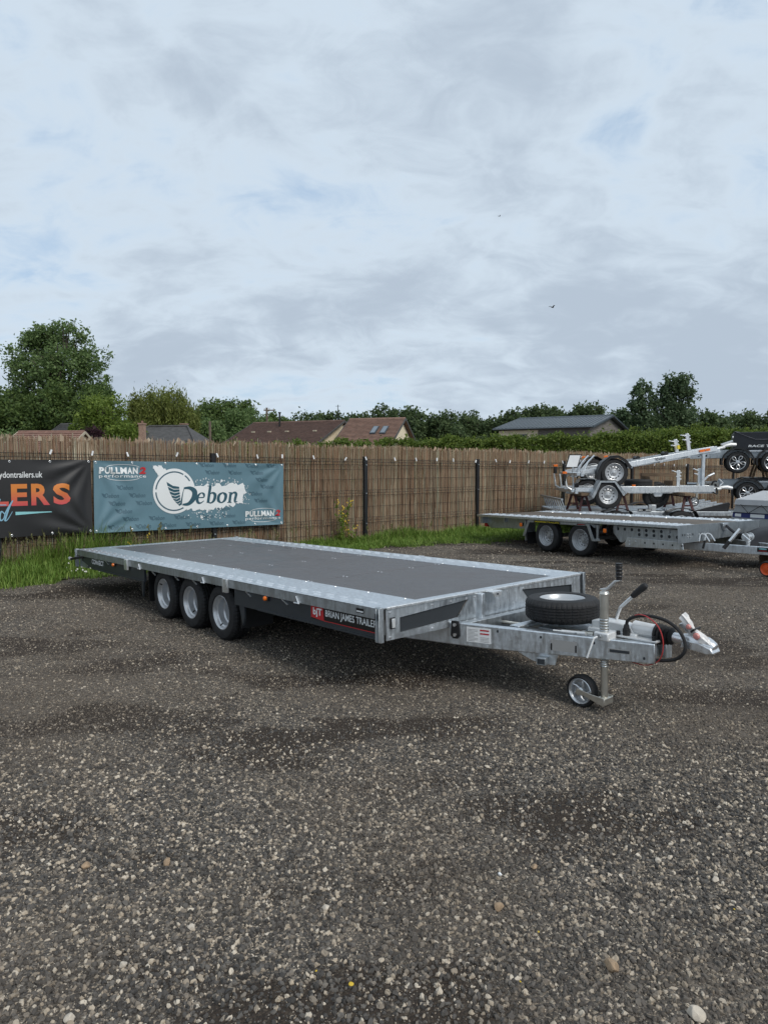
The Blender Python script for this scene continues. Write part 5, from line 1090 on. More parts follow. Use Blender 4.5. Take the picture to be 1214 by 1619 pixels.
# jockey wheel
jx, jy = 3.553, -0.150
mb = MB(); mb.tube([(jx, jy, 0.355), (jx, jy, 0.605)], 0.0255, 18); mb.tube([(jx, jy, 0.605), (jx, jy, 0.618)], [0.029, 0.024], 18); jt = mb.build('jockey_tube', 'zinc', T)
mb = MB()
for k in range(6): mb.lathe([(0.372 + k * 0.016, 0.0255), (0.376 + k * 0.016, 0.0285), (0.380 + k * 0.016, 0.0255)], 18, (jx, jy, 0), 'Z')
mb.build('thread_ring', 'galv_old', jt)
mb = MB(); mb.tube([(jx, jy, -0.035), (jx, jy, 0.36)], 0.021, 16); ji = mb.build('jockey_inner_tube', 'zinc', T)
mb = MB()
for k in range(4): mb.lathe([(0.18 + k * 0.013, 0.021), (0.183 + k * 0.013, 0.0235), (0.187 + k * 0.013, 0.021)], 16, (jx, jy, 0), 'Z')
mb.build('thread_ring', 'galv_old', ji)
mb = MB(); mb.box(jx - 0.045, jx + 0.05, jy - 0.042, jy + 0.05, 0.335, 0.385); jc = mb.build('jockey_clamp', 'cast_white', T, 0.008)
mb = MB(); mb.tube([(jx - 0.005, jy - 0.05, 0.365), (jx - 0.02, jy - 0.075, 0.355), (jx - 0.06, jy - 0.085, 0.235)], 0.006, 8); mb.build('clamp_handle', 'white', jc)
mb = MB(); mb.tube([(jx, jy - 0.045, 0.365), (jx, jy - 0.06, 0.365)], 0.012, 6); mb.build('bolt', 'galv_old', jc)
mb = MB(); mb.tube([(jx, jy, 0.615), (jx, jy, 0.63)], 0.012, 8); mb.prism([(jx - 0.025, 0.628), (jx + 0.01, 0.626), (jx + 0.03, 0.634), (jx + 0.075, 0.68), (jx + 0.105, 0.69), (jx + 0.105, 0.697), (jx + 0.07, 0.69), (jx + 0.02, 0.643), (jx - 0.02, 0.634)], lambda u, v, q: (u, jy + q, v), -0.014, 0.014); jk = mb.build('jockey_crank', 'cast_white', T, 0.003)
mb = MB(); mb.tube([(jx + 0.095, jy, 0.695), (jx + 0.095, jy, 0.79)], [0.016, 0.019], 12)
for k in range(4): mb.lathe([(0.71 + k * 0.02, 0.0175), (0.715 + k * 0.02, 0.021), (0.72 + k * 0.02, 0.0178)], 12, (jx + 0.095, jy, 0), 'Z')
mb.build('grip', 'black_plastic', jk)
# jockey fork and wheel
wx, wz = 3.405, 0.100 - TP * 3.405 - 0.003
for y in (-0.047, 0.047):
    mb = MB(); mb.prism([(jx + 0.027, 0.005), (jx + 0.027, -0.045), (wx + 0.03, wz - 0.012), (wx - 0.005, wz - 0.022), (wx - 0.016, wz), (wx - 0.005, wz + 0.022), (jx - 0.06, 0.022 - 0.01)], lambda u, v, q: (u, jy + y + q, v), -0.0025, 0.0025); fk_ = mb.build('jockey_fork', 'zinc', T, 0.002)
mb = MB(); mb.box(jx - 0.028, jx + 0.028, jy - 0.047, jy + 0.047, -0.04, 0.0); mb.build('fork_base', 'zinc', T, 0.003)
JT = tyre_mesh(0.100, 0.062, 0.074, 0, 60, False)
mb = MB(); mb.lathe([(-0.026, 0.078), (-0.030, 0.074), (-0.022, 0.066), (-0.008, 0.060), (-0.008, 0.058), (0.01, 0.058), (0.026, 0.078)], 40)
mb.lathe([(-0.02, 0.0), (-0.03, 0.012), (-0.022, 0.022), (0.02, 0.022), (0.02, 0)], 20)
for k in range(5):
    a = 2 * PI * k / 5
    mb.tube([(0.018 * math.cos(a), -0.014, 0.018 * math.sin(a)), (0.04 * math.cos(a + 0.25), -0.017, 0.04 * math.sin(a + 0.25)), (0.062 * math.cos(a + 0.55), -0.014, 0.062 * math.sin(a + 0.55))], [0.008, 0.007, 0.006], 8)
JR = mb.mesh('jockey_wheel', 'alloy_rim', 30)
mb = MB(); mb.lathe([(0.0, 0.0), (0.0, 0.062)], 30); JD = mb.mesh('wheel_disc', 'rim_dull', 0)
o = add_wheel(T, (wx, jy, wz), 0, JR, JT, [('wheel_disc', JD)], 'jockey_wheel')
# cables
mb = MB(); mb.tube([(3.642, -0.06, 0.40), (3.642, -0.06, 0.425)], [0.018, 0.014], 12); mb.tube([(3.642, -0.06, 0.345), (3.642, -0.06, 0.40)], [0.020, 0.022], 12); plug = mb.build('plug', 'black_plastic', T)
mb = MB(); mb.tube([(3.642, -0.06, 0.425), (3.655, -0.06, 0.455), (3.71, -0.055, 0.482), (3.79, -0.05, 0.492), (3.88, -0.05, 0.478), (3.95, -0.055, 0.438), (3.985, -0.06, 0.385), (3.99, -0.065, 0.33), (3.95, -0.065, 0.283), (3.88, -0.06, 0.258), (3.80, -0.06, 0.250), (3.76, -0.05, 0.252)], 0.0095, 9, smooth_path=5); mb.build('electric_cable', 'rubber', plug)
mb = MB(); mb.tube([(3.70, -0.07, 0.488), (3.74, -0.08, 0.499), (3.79, -0.085, 0.49), (3.85, -0.09, 0.45), (3.88, -0.092, 0.38), (3.875, -0.09, 0.30), (3.84, -0.085, 0.245), (3.77, -0.08, 0.215), (3.68, -0.06, 0.212), (3.58, -0.03, 0.225)], 0.0032, 6, smooth_path=5); mb.build('breakaway_cable', 'red_cable', T)
mb = MB(); mb.box(3.70, 3.78, -0.05, 0.05, 0.245, 0.30); mb.build('cable_bracket', 'galv_old', T, 0.003)
# brake rods and damper under the spare, small white cable on the rail
mb = MB(); mb.tube([(3.42, -0.05, 0.335), (2.7, -0.03, 0.30)], 0.012, 8); mb.tube([(2.7, -0.03, 0.30), (0.6, 0.0, 0.27)], 0.010, 8); mb.build('brake_rod', 'zinc', T)
mb = MB(); mb.tube([(3.27, -0.165, 0.345), (3.41, -0.125, 0.345)], 0.010, 10); mb.tube([(3.22, -0.18, 0.345), (3.27, -0.165, 0.345)], 0.006, 8); mb.build('grease_strut', 'white', T)

# ============================================================ SECOND TRAILER: twin axle car transporter
Wt = thing('car_trailer', 'galvanised twin axle car trailer with tread strips along its brown deck, by the fence', 'trailer', (2.859, 11.307, 0), (0, -0.025, -1.026))
wx0, wx1, wy0, wy1, wz_ = -2.103, 2.159, -0.05, 1.773, 0.561
mb = MB(); mb.box(wx0 + 0.02, wx1, wy0 + 0.40, wy1 - 0.40, wz_ - 0.012, wz_ - 0.004); mb.build('deck_board', 'plywood_brown', Wt)
for y0, y1 in ((wy0, wy0 + 0.40), (wy1 - 0.40, wy1)):
    mb = MB(); mb.box(wx0, wx1, y0, y1, wz_ - 0.008, wz_); st_ = mb.build('tread_strip', 'galv', Wt)
    mb = MB(); k = 0; x = wx0 + 0.08
    while x < wx1 - 0.05:
        for j in range(3):
            y = y0 + 0.08 + j * 0.12; X = x + (0.05 if j % 2 else 0); a = 0.045; dx, dy = (a * 0.7, a * 0.5) if (k + j) % 2 else (a * 0.7, -a * 0.5); w = 0.012
            n_ = Vector((-dy, dx)).normalized() * w
            mb.add([(X - dx + n_.x, y - dy + n_.y, wz_), (X - dx - n_.x, y - dy - n_.y, wz_), (X + dx - n_.x, y + dy - n_.y, wz_), (X + dx + n_.x, y + dy + n_.y, wz_), (X - dx * .7, y - dy * .7, wz_ + 0.012), (X + dx * .7, y + dy * .7, wz_ + 0.012)], [(0, 1, 4), (1, 2, 5, 4), (2, 3, 5), (3, 0, 4, 5)])
        x += 0.10; k += 1
    stuff(mb.build('tread_pattern', 'galv_bright', st_, smooth=0))
for y, s_ in ((wy0, 1), (wy1, -1)):
    mb = MB(); mb.box(wx0, wx1, min(y, y + s_ * 0.025), max(y, y + s_ * 0.025), wz_ - 0.040, wz_ - 0.009); mb.build('edge_rail', 'galv', Wt, 0.003)
for x in (-1.6, -0.9, 0.2, 0.9, 1.7):
    for y in (wy0 + 0.42, wy1 - 0.42): mb = MB(); mb.lathe([(wz_ - 0.004, 0.014), (wz_ + 0.004, 0.01), (wz_ + 0.005, 0)], 8, (x, y, 0), 'Z'); mb.build('deck_bolt', 'alloy', Wt)
# mudguard frames, wheels
TW = tyre_mesh(0.262, 0.155, 0.165, 2, 96, False); RWm = steel_rim(0.165, 0.155, 0.085, 'rim_dull', boss=0.055)
H12 = rim_holes(0.165, 0.155, 0.085, 10, 0.088, 0.010)
def to_y(y, sgn): return lambda u, v, q: (u, y + sgn * q, v)
for y, sgn in ((-0.03, 1), (wy1 - 0.02, -1)):
    outer = [(-0.90, 0.235), (-0.775, 0.515), (0.56, 0.515), (0.685, 0.245), (0.815, 0.262), (0.72, 0.515)]
    mb = MB()
    mb.prism([(-0.90, 0.235), (-0.84, 0.235), (-0.735, 0.475), (-0.775, 0.515)], to_y(y, sgn), 0, 0.02)
    mb.prism([(-0.775, 0.515), (-0.735, 0.475), (0.535, 0.475), (0.575, 0.515)], to_y(y, sgn), 0, 0.02)
    mb.prism([(0.575, 0.515), (0.535, 0.475), (0.635, 0.25), (0.69, 0.25)], to_y(y, sgn), 0, 0.02)
    mb.prism([(0.69, 0.25), (0.80, 0.262), (0.77, 0.30), (0.675, 0.285)], to_y(y, sgn), 0.002, 0.022)
    mb.prism([(0.70, 0.50), (0.735, 0.50), (0.735, 0.29), (0.70, 0.29)], to_y(y, sgn), 0.03, 0.05)
    fr_ = mb.build('mudguard_frame', 'galv_old', Wt, 0.003)
    mb = MB(); mb.box(-0.80, 0.66, min(y + sgn * 0.02, y + sgn * 0.24), max(y + sgn * 0.02, y + sgn * 0.24), 0.50, 0.512); mb.box(-0.86, -0.84, min(y + sgn * 0.02, y + sgn * 0.24), max(y + sgn * 0.02, y + sgn * 0.24), 0.16, 0.50); mb.build('mudguard', 'galv_old', fr_)
    mb = MB(); mb.box(-0.82, -0.81, min(y + sgn * 0.03, y + sgn * 0.24), max(y + sgn * 0.03, y + sgn * 0.24), 0.10, 0.30); mb.build('mudflap', 'black_plastic', fr_)
    for x in (-0.371, 0.371): add_wheel(Wt, (x, y + sgn * 0.10, 0.262 - 0.025 * x - 0.004), 0 if sgn > 0 else PI, RWm, TW, [('vent_hole', H12)])
for x in (-0.371, 0.371): mb = MB(); mb.tube([(x, 0.1, 0.26), (x, 1.62, 0.26)], 0.035, 8); mb.build('axle', 'galv_old', Wt)
f1 = lambda u, v: (u, -0.0315, v); f2 = lambda u, v: (u, -0.0328, v)
mb = MB(); mb.add([f1(-0.62, 0.512), f1(-0.62, 0.478), f1(-0.02, 0.478), f1(-0.02, 0.512)], [(0, 1, 2, 3)]); yk = mb.build('name_sticker', 'black_print', Wt, smooth=0)
mb = MB(); put_text(mb, 'WOOD', f2, -0.60, 0.484, -0.33, 0.506); put_text(mb, 'TRAIL', f2, -0.32, 0.484, -0.04, 0.506); mb.build('lettering', 'yellow', yk, smooth=0)
mb = MB(); mb.add([f1(0.34, 0.505), f1(0.33, 0.485), f1(0.53, 0.485), f1(0.50, 0.500)], [(0, 1, 2, 3)]); rk = mb.build('red_sticker', 'black_print', Wt, smooth=0); mb = MB(); mb.add([f2(0.36, 0.498), f2(0.36, 0.489), f2(0.5, 0.489), f2(0.49, 0.496)], [(0, 1, 2, 3)]); mb.build('sticker_mark', 'red', rk, smooth=0)
for x in (-0.915, 0.91):
    mb = MB(); mb.box(x - 0.035, x + 0.035, -0.05, -0.02, 0.40, 0.46); lamp = mb.build('side_lamp', 'black_plastic', Wt, 0.004); mb = MB(); mb.box(x - 0.028, x + 0.028, -0.062, -0.048, 0.395, 0.455); mb.build('lens', 'orange', lamp, 0.006)
# rear understructure
mb = MB(); mb.prism([(-2.0, 0.515), (-0.98, 0.515), (-0.98, 0.345), (-1.90, 0.315), (-2.0, 0.40)], lambda u, v, q: (u, 0.10 + q, v), 0, 0.03); mb.build('rear_side_member', 'galv_old', Wt, 0.003)
mb = MB(); mb.box(-2.08, -2.0, 0.0, 1.72, 0.40, 0.51); mb.build('rear_bar', 'galv_old', Wt, 0.003)
for y in (0.12, 1.5):
    mb = MB(); mb.box(-2.10, -2.02, y, y + 0.22, 0.33, 0.40); mb.build('rear_lamp', 'red', Wt, 0.004)
# perforated side member
mb = MB(); mb.prism([(0.97, 0.50), (2.15, 0.50), (2.15, 0.335), (1.24, 0.335), (1.16, 0.262), (1.10, 0.262), (0.97, 0.40)], lambda u, v, q: (u, 0.06 + q, v), 0, 0.012); pm = mb.build('side_member', 'galv_old', Wt, 0.002)
mb = MB(); mb.prism([(1.24, 0.345), (2.15, 0.335), (2.17, 0.232), (1.20, 0.205), (1.20, 0.27)], lambda u, v, q: (u, 0.045 + q, v), 0, 0.012); pl_ = mb.build('lower_member', 'galv', Wt, 0.002)
def hole(parent, x, z, r, y): mb = MB(); mb.add([(x + r * math.cos(a * PI / 6), y, z + r * math.sin(a * PI / 6)) for a in range(12)], [tuple(range(12))]); mb.build('hole', 'slot_dark', parent, smooth=0)
for i in range(8): hole(pm, 1.06 + i * 0.125, 0.458, 0.024, 0.0585)
for i in range(6): hole(pm, 1.44 + i * 0.125, 0.395, 0.024, 0.0585)
for i in range(5): hole(pl_, 1.55 + i * 0.15, 0.285, 0.014, 0.0435)
for x, z in ((1.27, 0.29), (1.38, 0.29), (1.27, 0.24)): mb = MB(); mb.tube([(x, 0.045, z), (x, 0.035, z)], 0.014, 6); mb.build('bolt', 'alloy', pl_)
mb = MB(); mb.box(0.0, 2.1, 1.60, 1.64, 0.25, 0.50); mb.build('side_member', 'galv_old', Wt, 0.002)
for x in (-1.5, 1.0, 1.9): mb = MB(); mb.box(x, x + 0.05, 0.05, 1.68, 0.44, 0.545); mb.build('cross_member', 'galv_old', Wt)
# front plate
mb = MB(); mb.prism([(wy0 - 0.015, 0.318), (wy0 - 0.015, wz_ + 0.004), (wy1 + 0.03, wz_ + 0.004), (wy1 + 0.03, 0.43), (wy1 - 0.6, 0.36), (0.4, 0.33)], lambda u, v, q: (q, u, v), wx1, wx1 + 0.006); fp = mb.build('front_plate', 'galv_dark', Wt, 0.002)
for y, z in ((0.14, 0.44), (0.19, 0.44), (0.14, 0.405), (0.19, 0.405)): mb = MB(); mb.tube([(wx1 + 0.006, y, z), (wx1 + 0.014, y, z)], 0.011, 6); mb.build('bolt', 'alloy', fp)
for y in (0.03, 0.08, 0.25, 0.42, 0.60): mb = MB(); mb.add([(wx1 + 0.0075, y + 0.012 * math.cos(a * PI / 5), 0.432 + 0.016 * math.sin(a * PI / 5)) for a in range(10)], [tuple(range(10))]); mb.build('hole', 'slot_dark', fp, smooth=0)
mb = MB(); mb.prism([(0.87, 0.558), (1.0, 0.558), (0.98, 0.46), (0.91, 0.46)], lambda u, v, q: (q, u, v), wx1 + 0.006, wx1 + 0.04); mb.build('winch_bracket', 'galv', Wt, 0.004)
for y in (0.38, 0.50): mb = MB(); mb.tube([(wx1 + 0.01, y, 0.33), (wx1 + 0.012, y + 0.03, 0.42), (wx1 + 0.05, y + 0.07, 0.42), (wx1 + 0.10, y + 0.10, 0.33)], 0.010, 6, smooth_path=4); mb.build('hook_loop', 'galv_bright', fp)
mb = MB(); mb.tube([(wx1 + 0.05, 0.46, 0.34), (wx1 + 0.03, 0.44, 0.23)], 0.016, 8); mb.build('loop_grip', 'rubber', fp)
# drawbar
for s_ in (-1, 1):
    mb = MB(); yb = 0.86 + s_ * 0.50; mb.bar((1.75, yb, 0.26), (3.45, 0.86 + s_ * 0.07, 0.235), 0.05, 0.105); db = mb.build('drawbar_rail', 'galv', Wt, 0.005)
    if s_ < 0:
        p0, p1 = Vector((1.75, yb)), Vector((3.45, 0.79)); e = (p1 - p0).normalized(); nn = Vector((e.y, -e.x)); nn = nn if nn.y < 0 else -nn
        rf_ = lambda o: (lambda u, v: (p0.x + e.x * u + nn.x * (0.025 + o), p0.y + e.y * u + nn.y * (0.025 + o), v))
        a1, a2 = rf_(0.0015), rf_(0.003)
        mb = MB(); mb.add(*q4(a1, 1.13, 0.228, 1.38, 0.285)); k_ = mb.build('maker_label', 'black_print', db, smooth=0)
        mb = MB(); mb.add([a2(1.15 + 0.05 * (1 + math.cos(a * PI / 6)), 0.268 + 0.009 * math.sin(a * PI / 6)) for a in range(12)], [tuple(range(12))]); mb.build('label_swoosh', 'aqua', db, smooth=0)
        mb = MB(); mb.add(*q4(a2, 1.15, 0.238, 1.25, 0.246)); [mb.add([a2(1.27 + i * 0.014, 0.252), a2(1.279 + i * 0.014, 0.252), a2(1.281 + i * 0.014, 0.272), a2(1.272 + i * 0.014, 0.272)], [(0, 1, 2, 3)]) for i in range(7)]; mb.build('label_print', 'red', db, smooth=0)
mb = MB(); mb.box(3.28, 3.55, 0.80, 0.92, 0.24, 0.31); mb.tube([(3.55, 0.86, 0.28), (3.80, 0.86, 0.28)], 0.03, 10); cw = mb.build('overrun_coupling', 'cast_white', Wt, 0.006)
mb = MB(); mb.tube([(3.78, 0.86, 0.28), (3.86, 0.86, 0.275), (3.92, 0.86, 0.26)], [0.035, 0.045, 0.03], 12); mb.build('coupling_head', 'alloy', cw)
mb = MB(); mb.tube([(2.70, 0.48, 0.525), (2.605, 0.40, 0.36)], 0.022, 10); lv_ = mb.build('tilt_strut', 'galv_bright', Wt); mb = MB(); mb.tube([(2.605, 0.40, 0.36), (2.55, 0.355, 0.265)], 0.026, 10); mb.build('strut_grip', 'rubber', lv_)
mb = MB(); mb.tube([(2.62, 0.78, 0.27), (2.62, 0.78, 0.42)], 0.03, 8); mb.lathe([(0.72, 0.0), (0.72, 0.055), (0.73, 0.055), (0.73, 0.03), (0.83, 0.03), (0.83, 0.055), (0.84, 0.055), (0.84, 0)], 16, (2.62, 0, 0.40)); mb.tube([(2.62, 0.66, 0.44), (2.75, 0.63, 0.36), (2.76, 0.56, 0.34)], 0.009, 6); mb.build('winch', 'galv_bright', Wt)
mb = MB(); mb.tube([(2.20, 0.95, 0.52), (2.35, 0.90, 0.44), (2.55, 0.80, 0.43)], 0.02, 8, smooth_path=3); mb.build('winch_strap', 'tarp_black', Wt)
# its jockey wheel with orange rim
mb = MB(); mb.tube([(3.12, 0.62, 0.10), (3.12, 0.62, 0.62)], 0.024, 10); mb.box(3.07, 3.17, 0.57, 0.67, 0.24, 0.31); jw2 = mb.build('jockey_tube', 'zinc', Wt)
mb = MB(); mb.bar((3.12, 0.62, 0.12), (3.05, 0.56, 0.04), 0.06, 0.008); mb.bar((3.12, 0.62, 0.12), (3.05, 0.69, 0.04), 0.06, 0.008); mb.build('jockey_fork', 'zinc', jw2)
OT = tyre_mesh(0.105, 0.06, 0.072, 0, 40, False); mb = MB(); mb.lathe([(-0.026, 0.078), (-0.022, 0.070), (-0.01, 0.062), (-0.012, 0.025), (-0.026, 0.022), (-0.028, 0)], 28); mb.lathe([(0.026, 0.078), (0.012, 0.06), (0.0, 0.05)], 28)
add_wheel(Wt, (3.04, 0.53, 0.105 - 0.025 * 3.04), 0, mb.mesh('jockey_wheel', 'orange_rim', 30), OT, None, 'jockey_wheel')

# ============================================================ LOW TRAILER UNDER THE STACK
Lo = thing('low_trailer', 'low flat galvanised trailer carrying the trestles and stacked boat trailers', 'trailer', (5.3, 15.1, 0))
for i in range(7):
    mb = MB(); y0 = -0.93 + i * 0.266; mb.box(-1.68, 1.62, y0 + 0.004, y0 + 0.262, 0.425, 0.447); mb.build('deck_board', 'galv_old' if i % 2 else 'galv', Lo, 0.002)
for y in (-0.96, 0.96):
    mb = MB(); mb.box(-1.72, 1.66, y - 0.03, y + 0.03, 0.40, 0.485); mb.build('side_rail', 'galv', Lo, 0.004)
for x in (-1.72, 1.66): mb = MB(); mb.box(x - 0.03, x + 0.03, -0.93, 0.93, 0.38, 0.47); mb.build('end_rail', 'galv_old', Lo, 0.004)
for y in (-1.10, 1.10):
    for x in (-0.72, 0.55):
        mb = MB(); pts = [(x - 0.36, 0.36), (x - 0.26, 0.50), (x - 0.10, 0.56), (x + 0.14, 0.56), (x + 0.28, 0.50), (x + 0.36, 0.36)]
        for (a, b_), (c, d) in zip(pts[:-1], pts[1:]): mb.add([(a, y - 0.1, b_), (a, y + 0.1, b_), (c, y + 0.1, d), (c, y - 0.1, d), (a, y - 0.1, b_ - 0.01), (a, y + 0.1, b_ - 0.01), (c, y + 0.1, d - 0.01), (c, y - 0.1, d - 0.01)], [(0, 1, 2, 3), (7, 6, 5, 4), (0, 3, 7, 4), (1, 5, 6, 2)])
        mb.build('mudguard', 'black_plastic', Lo); add_wheel(Lo, (x, y, 0.255), 0 if y < 0 else PI, RWm, TW)
mb = MB(); mb.box(-0.25, 0.02, -1.0, -0.985, 0.49, 0.545); mb.build('name_board', 'black_print', Lo, 0.002)
mb = MB(); [mb.box(-0.235 + i * 0.028, -0.215 + i * 0.028, -1.0025, -1.0012, 0.507, 0.528) for i in range(9) if i not in (3, 4)]; mb.build('board_print', 'white_print', Lo, smooth=0)
mb = MB(); mb.box(-0.02, 0.12, -0.98, -0.90, 0.485, 0.62); mb.build('winch_post', 'galv_bright', Lo, 0.004)
mb = MB(); mb.prism([(0.85, 0.47), (1.62, 0.66), (1.66, 0.64), (1.62, 0.47)], lambda u, v, q: (u, q, v), -0.85, -0.80); mb.build('ramp_side', 'black_plastic', Lo, 0.002)
for i in range(5): mb = MB(); mb.bar((0.7, -0.6 + i * 0.28, 0.47), (1.75, -0.6 + i * 0.28, 0.60 + 0.01 * i), 0.05, 0.03); mb.build('ramp_bar', 'galv', Lo)
for i in range(9): mb = MB(); mb.bar((-1.66, -0.9 + i * 0.2, 0.49), (-1.75, -0.9 + i * 0.2, 0.72), 0.02, 0.02); mb.build('tailgate_bar', 'galv_old', Lo)
mb = MB(); mb.box(-1.77, -1.73, -0.95, 0.95, 0.70, 0.74); mb.build('tailgate_rail', 'galv_old', Lo, 0.003)
mb = MB(); mb.bar((1.66, -0.4, 0.40), (2.5, 0, 0.40), 0.06, 0.09); mb.bar((1.66, 0.4, 0.40), (2.5, 0, 0.40), 0.06, 0.09); mb.build('drawbar', 'galv_old', Lo)

# trestles standing on the low trailer
def trestle(x, y, label, top=0.845):
    t = thing('trestle', label, 'trestle', (x, y, 0.447)); h = top - 0.447 - 0.06
    for sx in (-1, 1):
        for sy in (-0.42, 0.42):
            mb = MB(); mb.bar((sx * 0.03, sy, h), (sx * 0.12, sy * 1.15, 0), 0.045, 0.03, (0, 1, 0)); mb.build('leg', 'maroon', t)
    for sy in (-0.42, 0.42): mb = MB(); mb.bar((-0.085, sy * 1.08, h * 0.4), (0.085, sy * 1.08, h * 0.4), 0.025, 0.03); mb.build('stretcher', 'maroon', t)
    mb = MB(); mb.box(-0.045, 0.045, -0.5, 0.5, h - 0.03, h); mb.build('head_beam', 'maroon', t, 0.003)
    mb = MB(); mb.box(-0.10, 0.10, -0.55, 0.55, h, h + 0.06); mb.build('timber_block', 'timber', t, 0.004)
trestle(4.10, 14.95, 'maroon trestle under the rear end of the lower boat trailer')
trestle(4.95, 15.2, 'dark trestle behind the wheel of the lower boat trailer')
trestle(6.20, 14.95, 'maroon trestle under the front end of the lower boat trailer')

# ============================================================ BOAT TRAILERS
T13 = tyre_mesh(0.285, 0.155, 0.185, 2, 96, False); R13 = steel_rim(0.185, 0.155, 0.04, boss=0.06, bolts=4); H13 = rim_holes(0.185, 0.155, 0.04, 12, 0.118, 0.014)
def vee_post(parent, x, z, y=0.0, h=0.30):
    mb = MB(); mb.box(x - 0.035, x + 0.035, y - 0.02, y + 0.02, z, z + h); mb.bar((x - 0.13, y, z + h - 0.01), (x - 0.02, y, z + h - 0.05), 0.05, 0.02); mb.bar((x - 0.10, y, z + h - 0.11), (x - 0.02, y, z + h - 0.14), 0.05, 0.02)
    for k in range(3): mb.bar((x + 0.03, y, z + h - 0.04 - k * 0.07), (x + 0.06, y, z + h - 0.06 - k * 0.07), 0.04, 0.025)
    mb.build('bow_post', 'galv_bright', parent, 0.003)
def boat_trailer(label, loc, rot, upper):
    t = thing('boat_trailer', label, 'trailer', loc, rot)     # local x forward, origin at the axle on its centre line; near side y = -0.62
    rails = [(-0.62, 'galv_bright'), (0.62, 'galv_bright')]
    for y, m_ in rails:
        s_ = 1 if y > 0 else -1
        mb = MB(); mb.bar((0.25, y, 0.10), (2.42, s_ * 0.06 if upper else s_ * 0.10, 0.10), 0.05, 0.13 if not upper else 0.10); mb.bar((-0.62, y, 0.10), (0.25, y, 0.10), 0.05, 0.08); rl = mb.build('side_rail', m_, t, 0.005)
        # mudguard
        mb = MB(); yy = s_ * 0.72
        pts = [(-0.36, -0.02), (-0.30, 0.08), (-0.19, 0.30), (0.12, 0.30), (0.34, 0.03)] if not upper else [(-0.36, -0.06), (-0.33, 0.10), (-0.22, 0.25), (-0.05, 0.34), (0.12, 0.33), (0.26, 0.22), (0.35, 0.06)]
        for (a, b_), (c, d) in zip(pts[:-1], pts[1:]):
            mb.add([(a, yy - 0.11, b_), (a, yy + 0.11, b_), (c, yy + 0.11, d), (c, yy - 0.11, d), (a, yy - 0.11, b_ - 0.012), (a, yy + 0.11, b_ - 0.012), (c, yy + 0.11, d - 0.012), (c, yy - 0.11, d - 0.012)], [(0, 1, 2, 3), (7, 6, 5, 4), (0, 3, 7, 4), (1, 5, 6, 2)])
            mb.add([(a, yy - s_ * -0.11, b_), (c, yy + s_ * 0.11, d), (c * 0.86, yy + s_ * 0.11, d - 0.05), (a * 0.86, yy + s_ * 0.11, b_ - 0.05)], [(0, 1, 2, 3)])
        mg = mb.build('mudguard', 'black_plastic' if upper else 'galv_old', t)
        mb = MB(); o_ = (0.36 - 0.42, 0.345) if upper else (0.52, 0.17); mb.box(o_[0] - 0.035, o_[0] + 0.035, yy - s_ * -0.03, yy - s_ * -0.03 + 0.03, o_[1] - 0.0, o_[1] + 0.035) if not upper else mb.box(-0.17, -0.09, s_ * 0.80 - 0.015, s_ * 0.80 + 0.015, 0.33, 0.365); mb.build('marker_lens', 'orange', mg, 0.004)
        add_wheel(t, (0, s_ * 0.72, 0), 0 if s_ < 0 else PI, R13, T13, [('vent_hole', H13)])
    mb = MB(); mb.tube([(0, -0.66, 0), (0, 0.66, 0)], 0.03, 8); mb.build('axle', 'galv_old', t)
    mb = MB(); mb.box(-0.66, 2.5, -0.045, 0.045, 0.0, 0.09); mb.build('centre_beam', 'galv', t, 0.004)
    for x in (-0.6, 0.4, 1.1, 1.75): w_ = 0.62 * (1 - max(0, (x - 0.25) / 2.35)) + 0.02; mb = MB(); mb.box(x - 0.03, x + 0.03, -w_, w_, 0.02, 0.09); mb.build('cross_member', 'galv', t)
    for x in (-0.45, 0.1, 0.75, 1.35):
        mb = MB(); mb.lathe([(-0.09, 0), (-0.09, 0.05), (-0.03, 0.032), (0.03, 0.032), (0.09, 0.05), (0.09, 0)], 14, (x, 0, 0.17)); mb.build('keel_roller', 'black_plastic', t)
    for s_ in (-1, 1): mb = MB(); mb.bar((0.5, s_ * 0.35, 0.15), (1.25, s_ * 0.30, 0.13), 0.05, 0.04); mb.build('bunk_support', 'galv_old', t)
    # rear frame with number plate and lamps
    mb = MB(); mb.box(-0.72, -0.66, -0.68, 0.68, 0.05, 0.11); rb = mb.build('rear_bar', 'galv', t, 0.003)
    for y in (-0.62, -0.2, 0.3):
        mb = MB(); mb.tube([(-0.55, y, 0.10), (-0.45, y, 0.28), (-0.30, y, 0.40)] if upper else [(-0.70, y, 0.10), (-0.80, y, 0.16), (-0.84, y, 0.42)], 0.018, 8); mb.build('rear_arm', 'galv_bright', rb)
    if not upper:
        for y, z in ((-0.66, 0.44), (0.10, 0.58)):
            mb = MB(); mb.box(-0.90, -0.85, y - 0.12, y + 0.02, z - 0.16, z - 0.02); lb2 = mb.build('rear_lamp', 'black_plastic', rb, 0.006)
            mb = MB(); mb.box(-0.92, -0.84, y - 0.13, y - 0.05, z - 0.015, z + 0.03); mb.build('marker_lens', 'orange', lb2, 0.004)
        mb = MB(); mb.prism([(-0.76, 0.54), (-0.50, 0.54), (-0.42, 0.82), (-0.68, 0.82)], lambda u, v, q: (u, q, v), -0.32, -0.31); np_ = mb.build('number_board', 'black_plastic', rb, 0.002)
        mb = MB(); mb.prism([(-0.735, 0.56), (-0.515, 0.56), (-0.447, 0.80), (-0.665, 0.80)], lambda u, v, q: (u, q, v), -0.3235, -0.321); mb.build('number_plate', 'white', rb, smooth=0)
        mb = MB(); mb.tube([(-0.60, -0.315, 0.56), (-0.58, -0.315, 0.12)], 0.015, 6); mb.build('board_post', 'galv', rb)
    else:
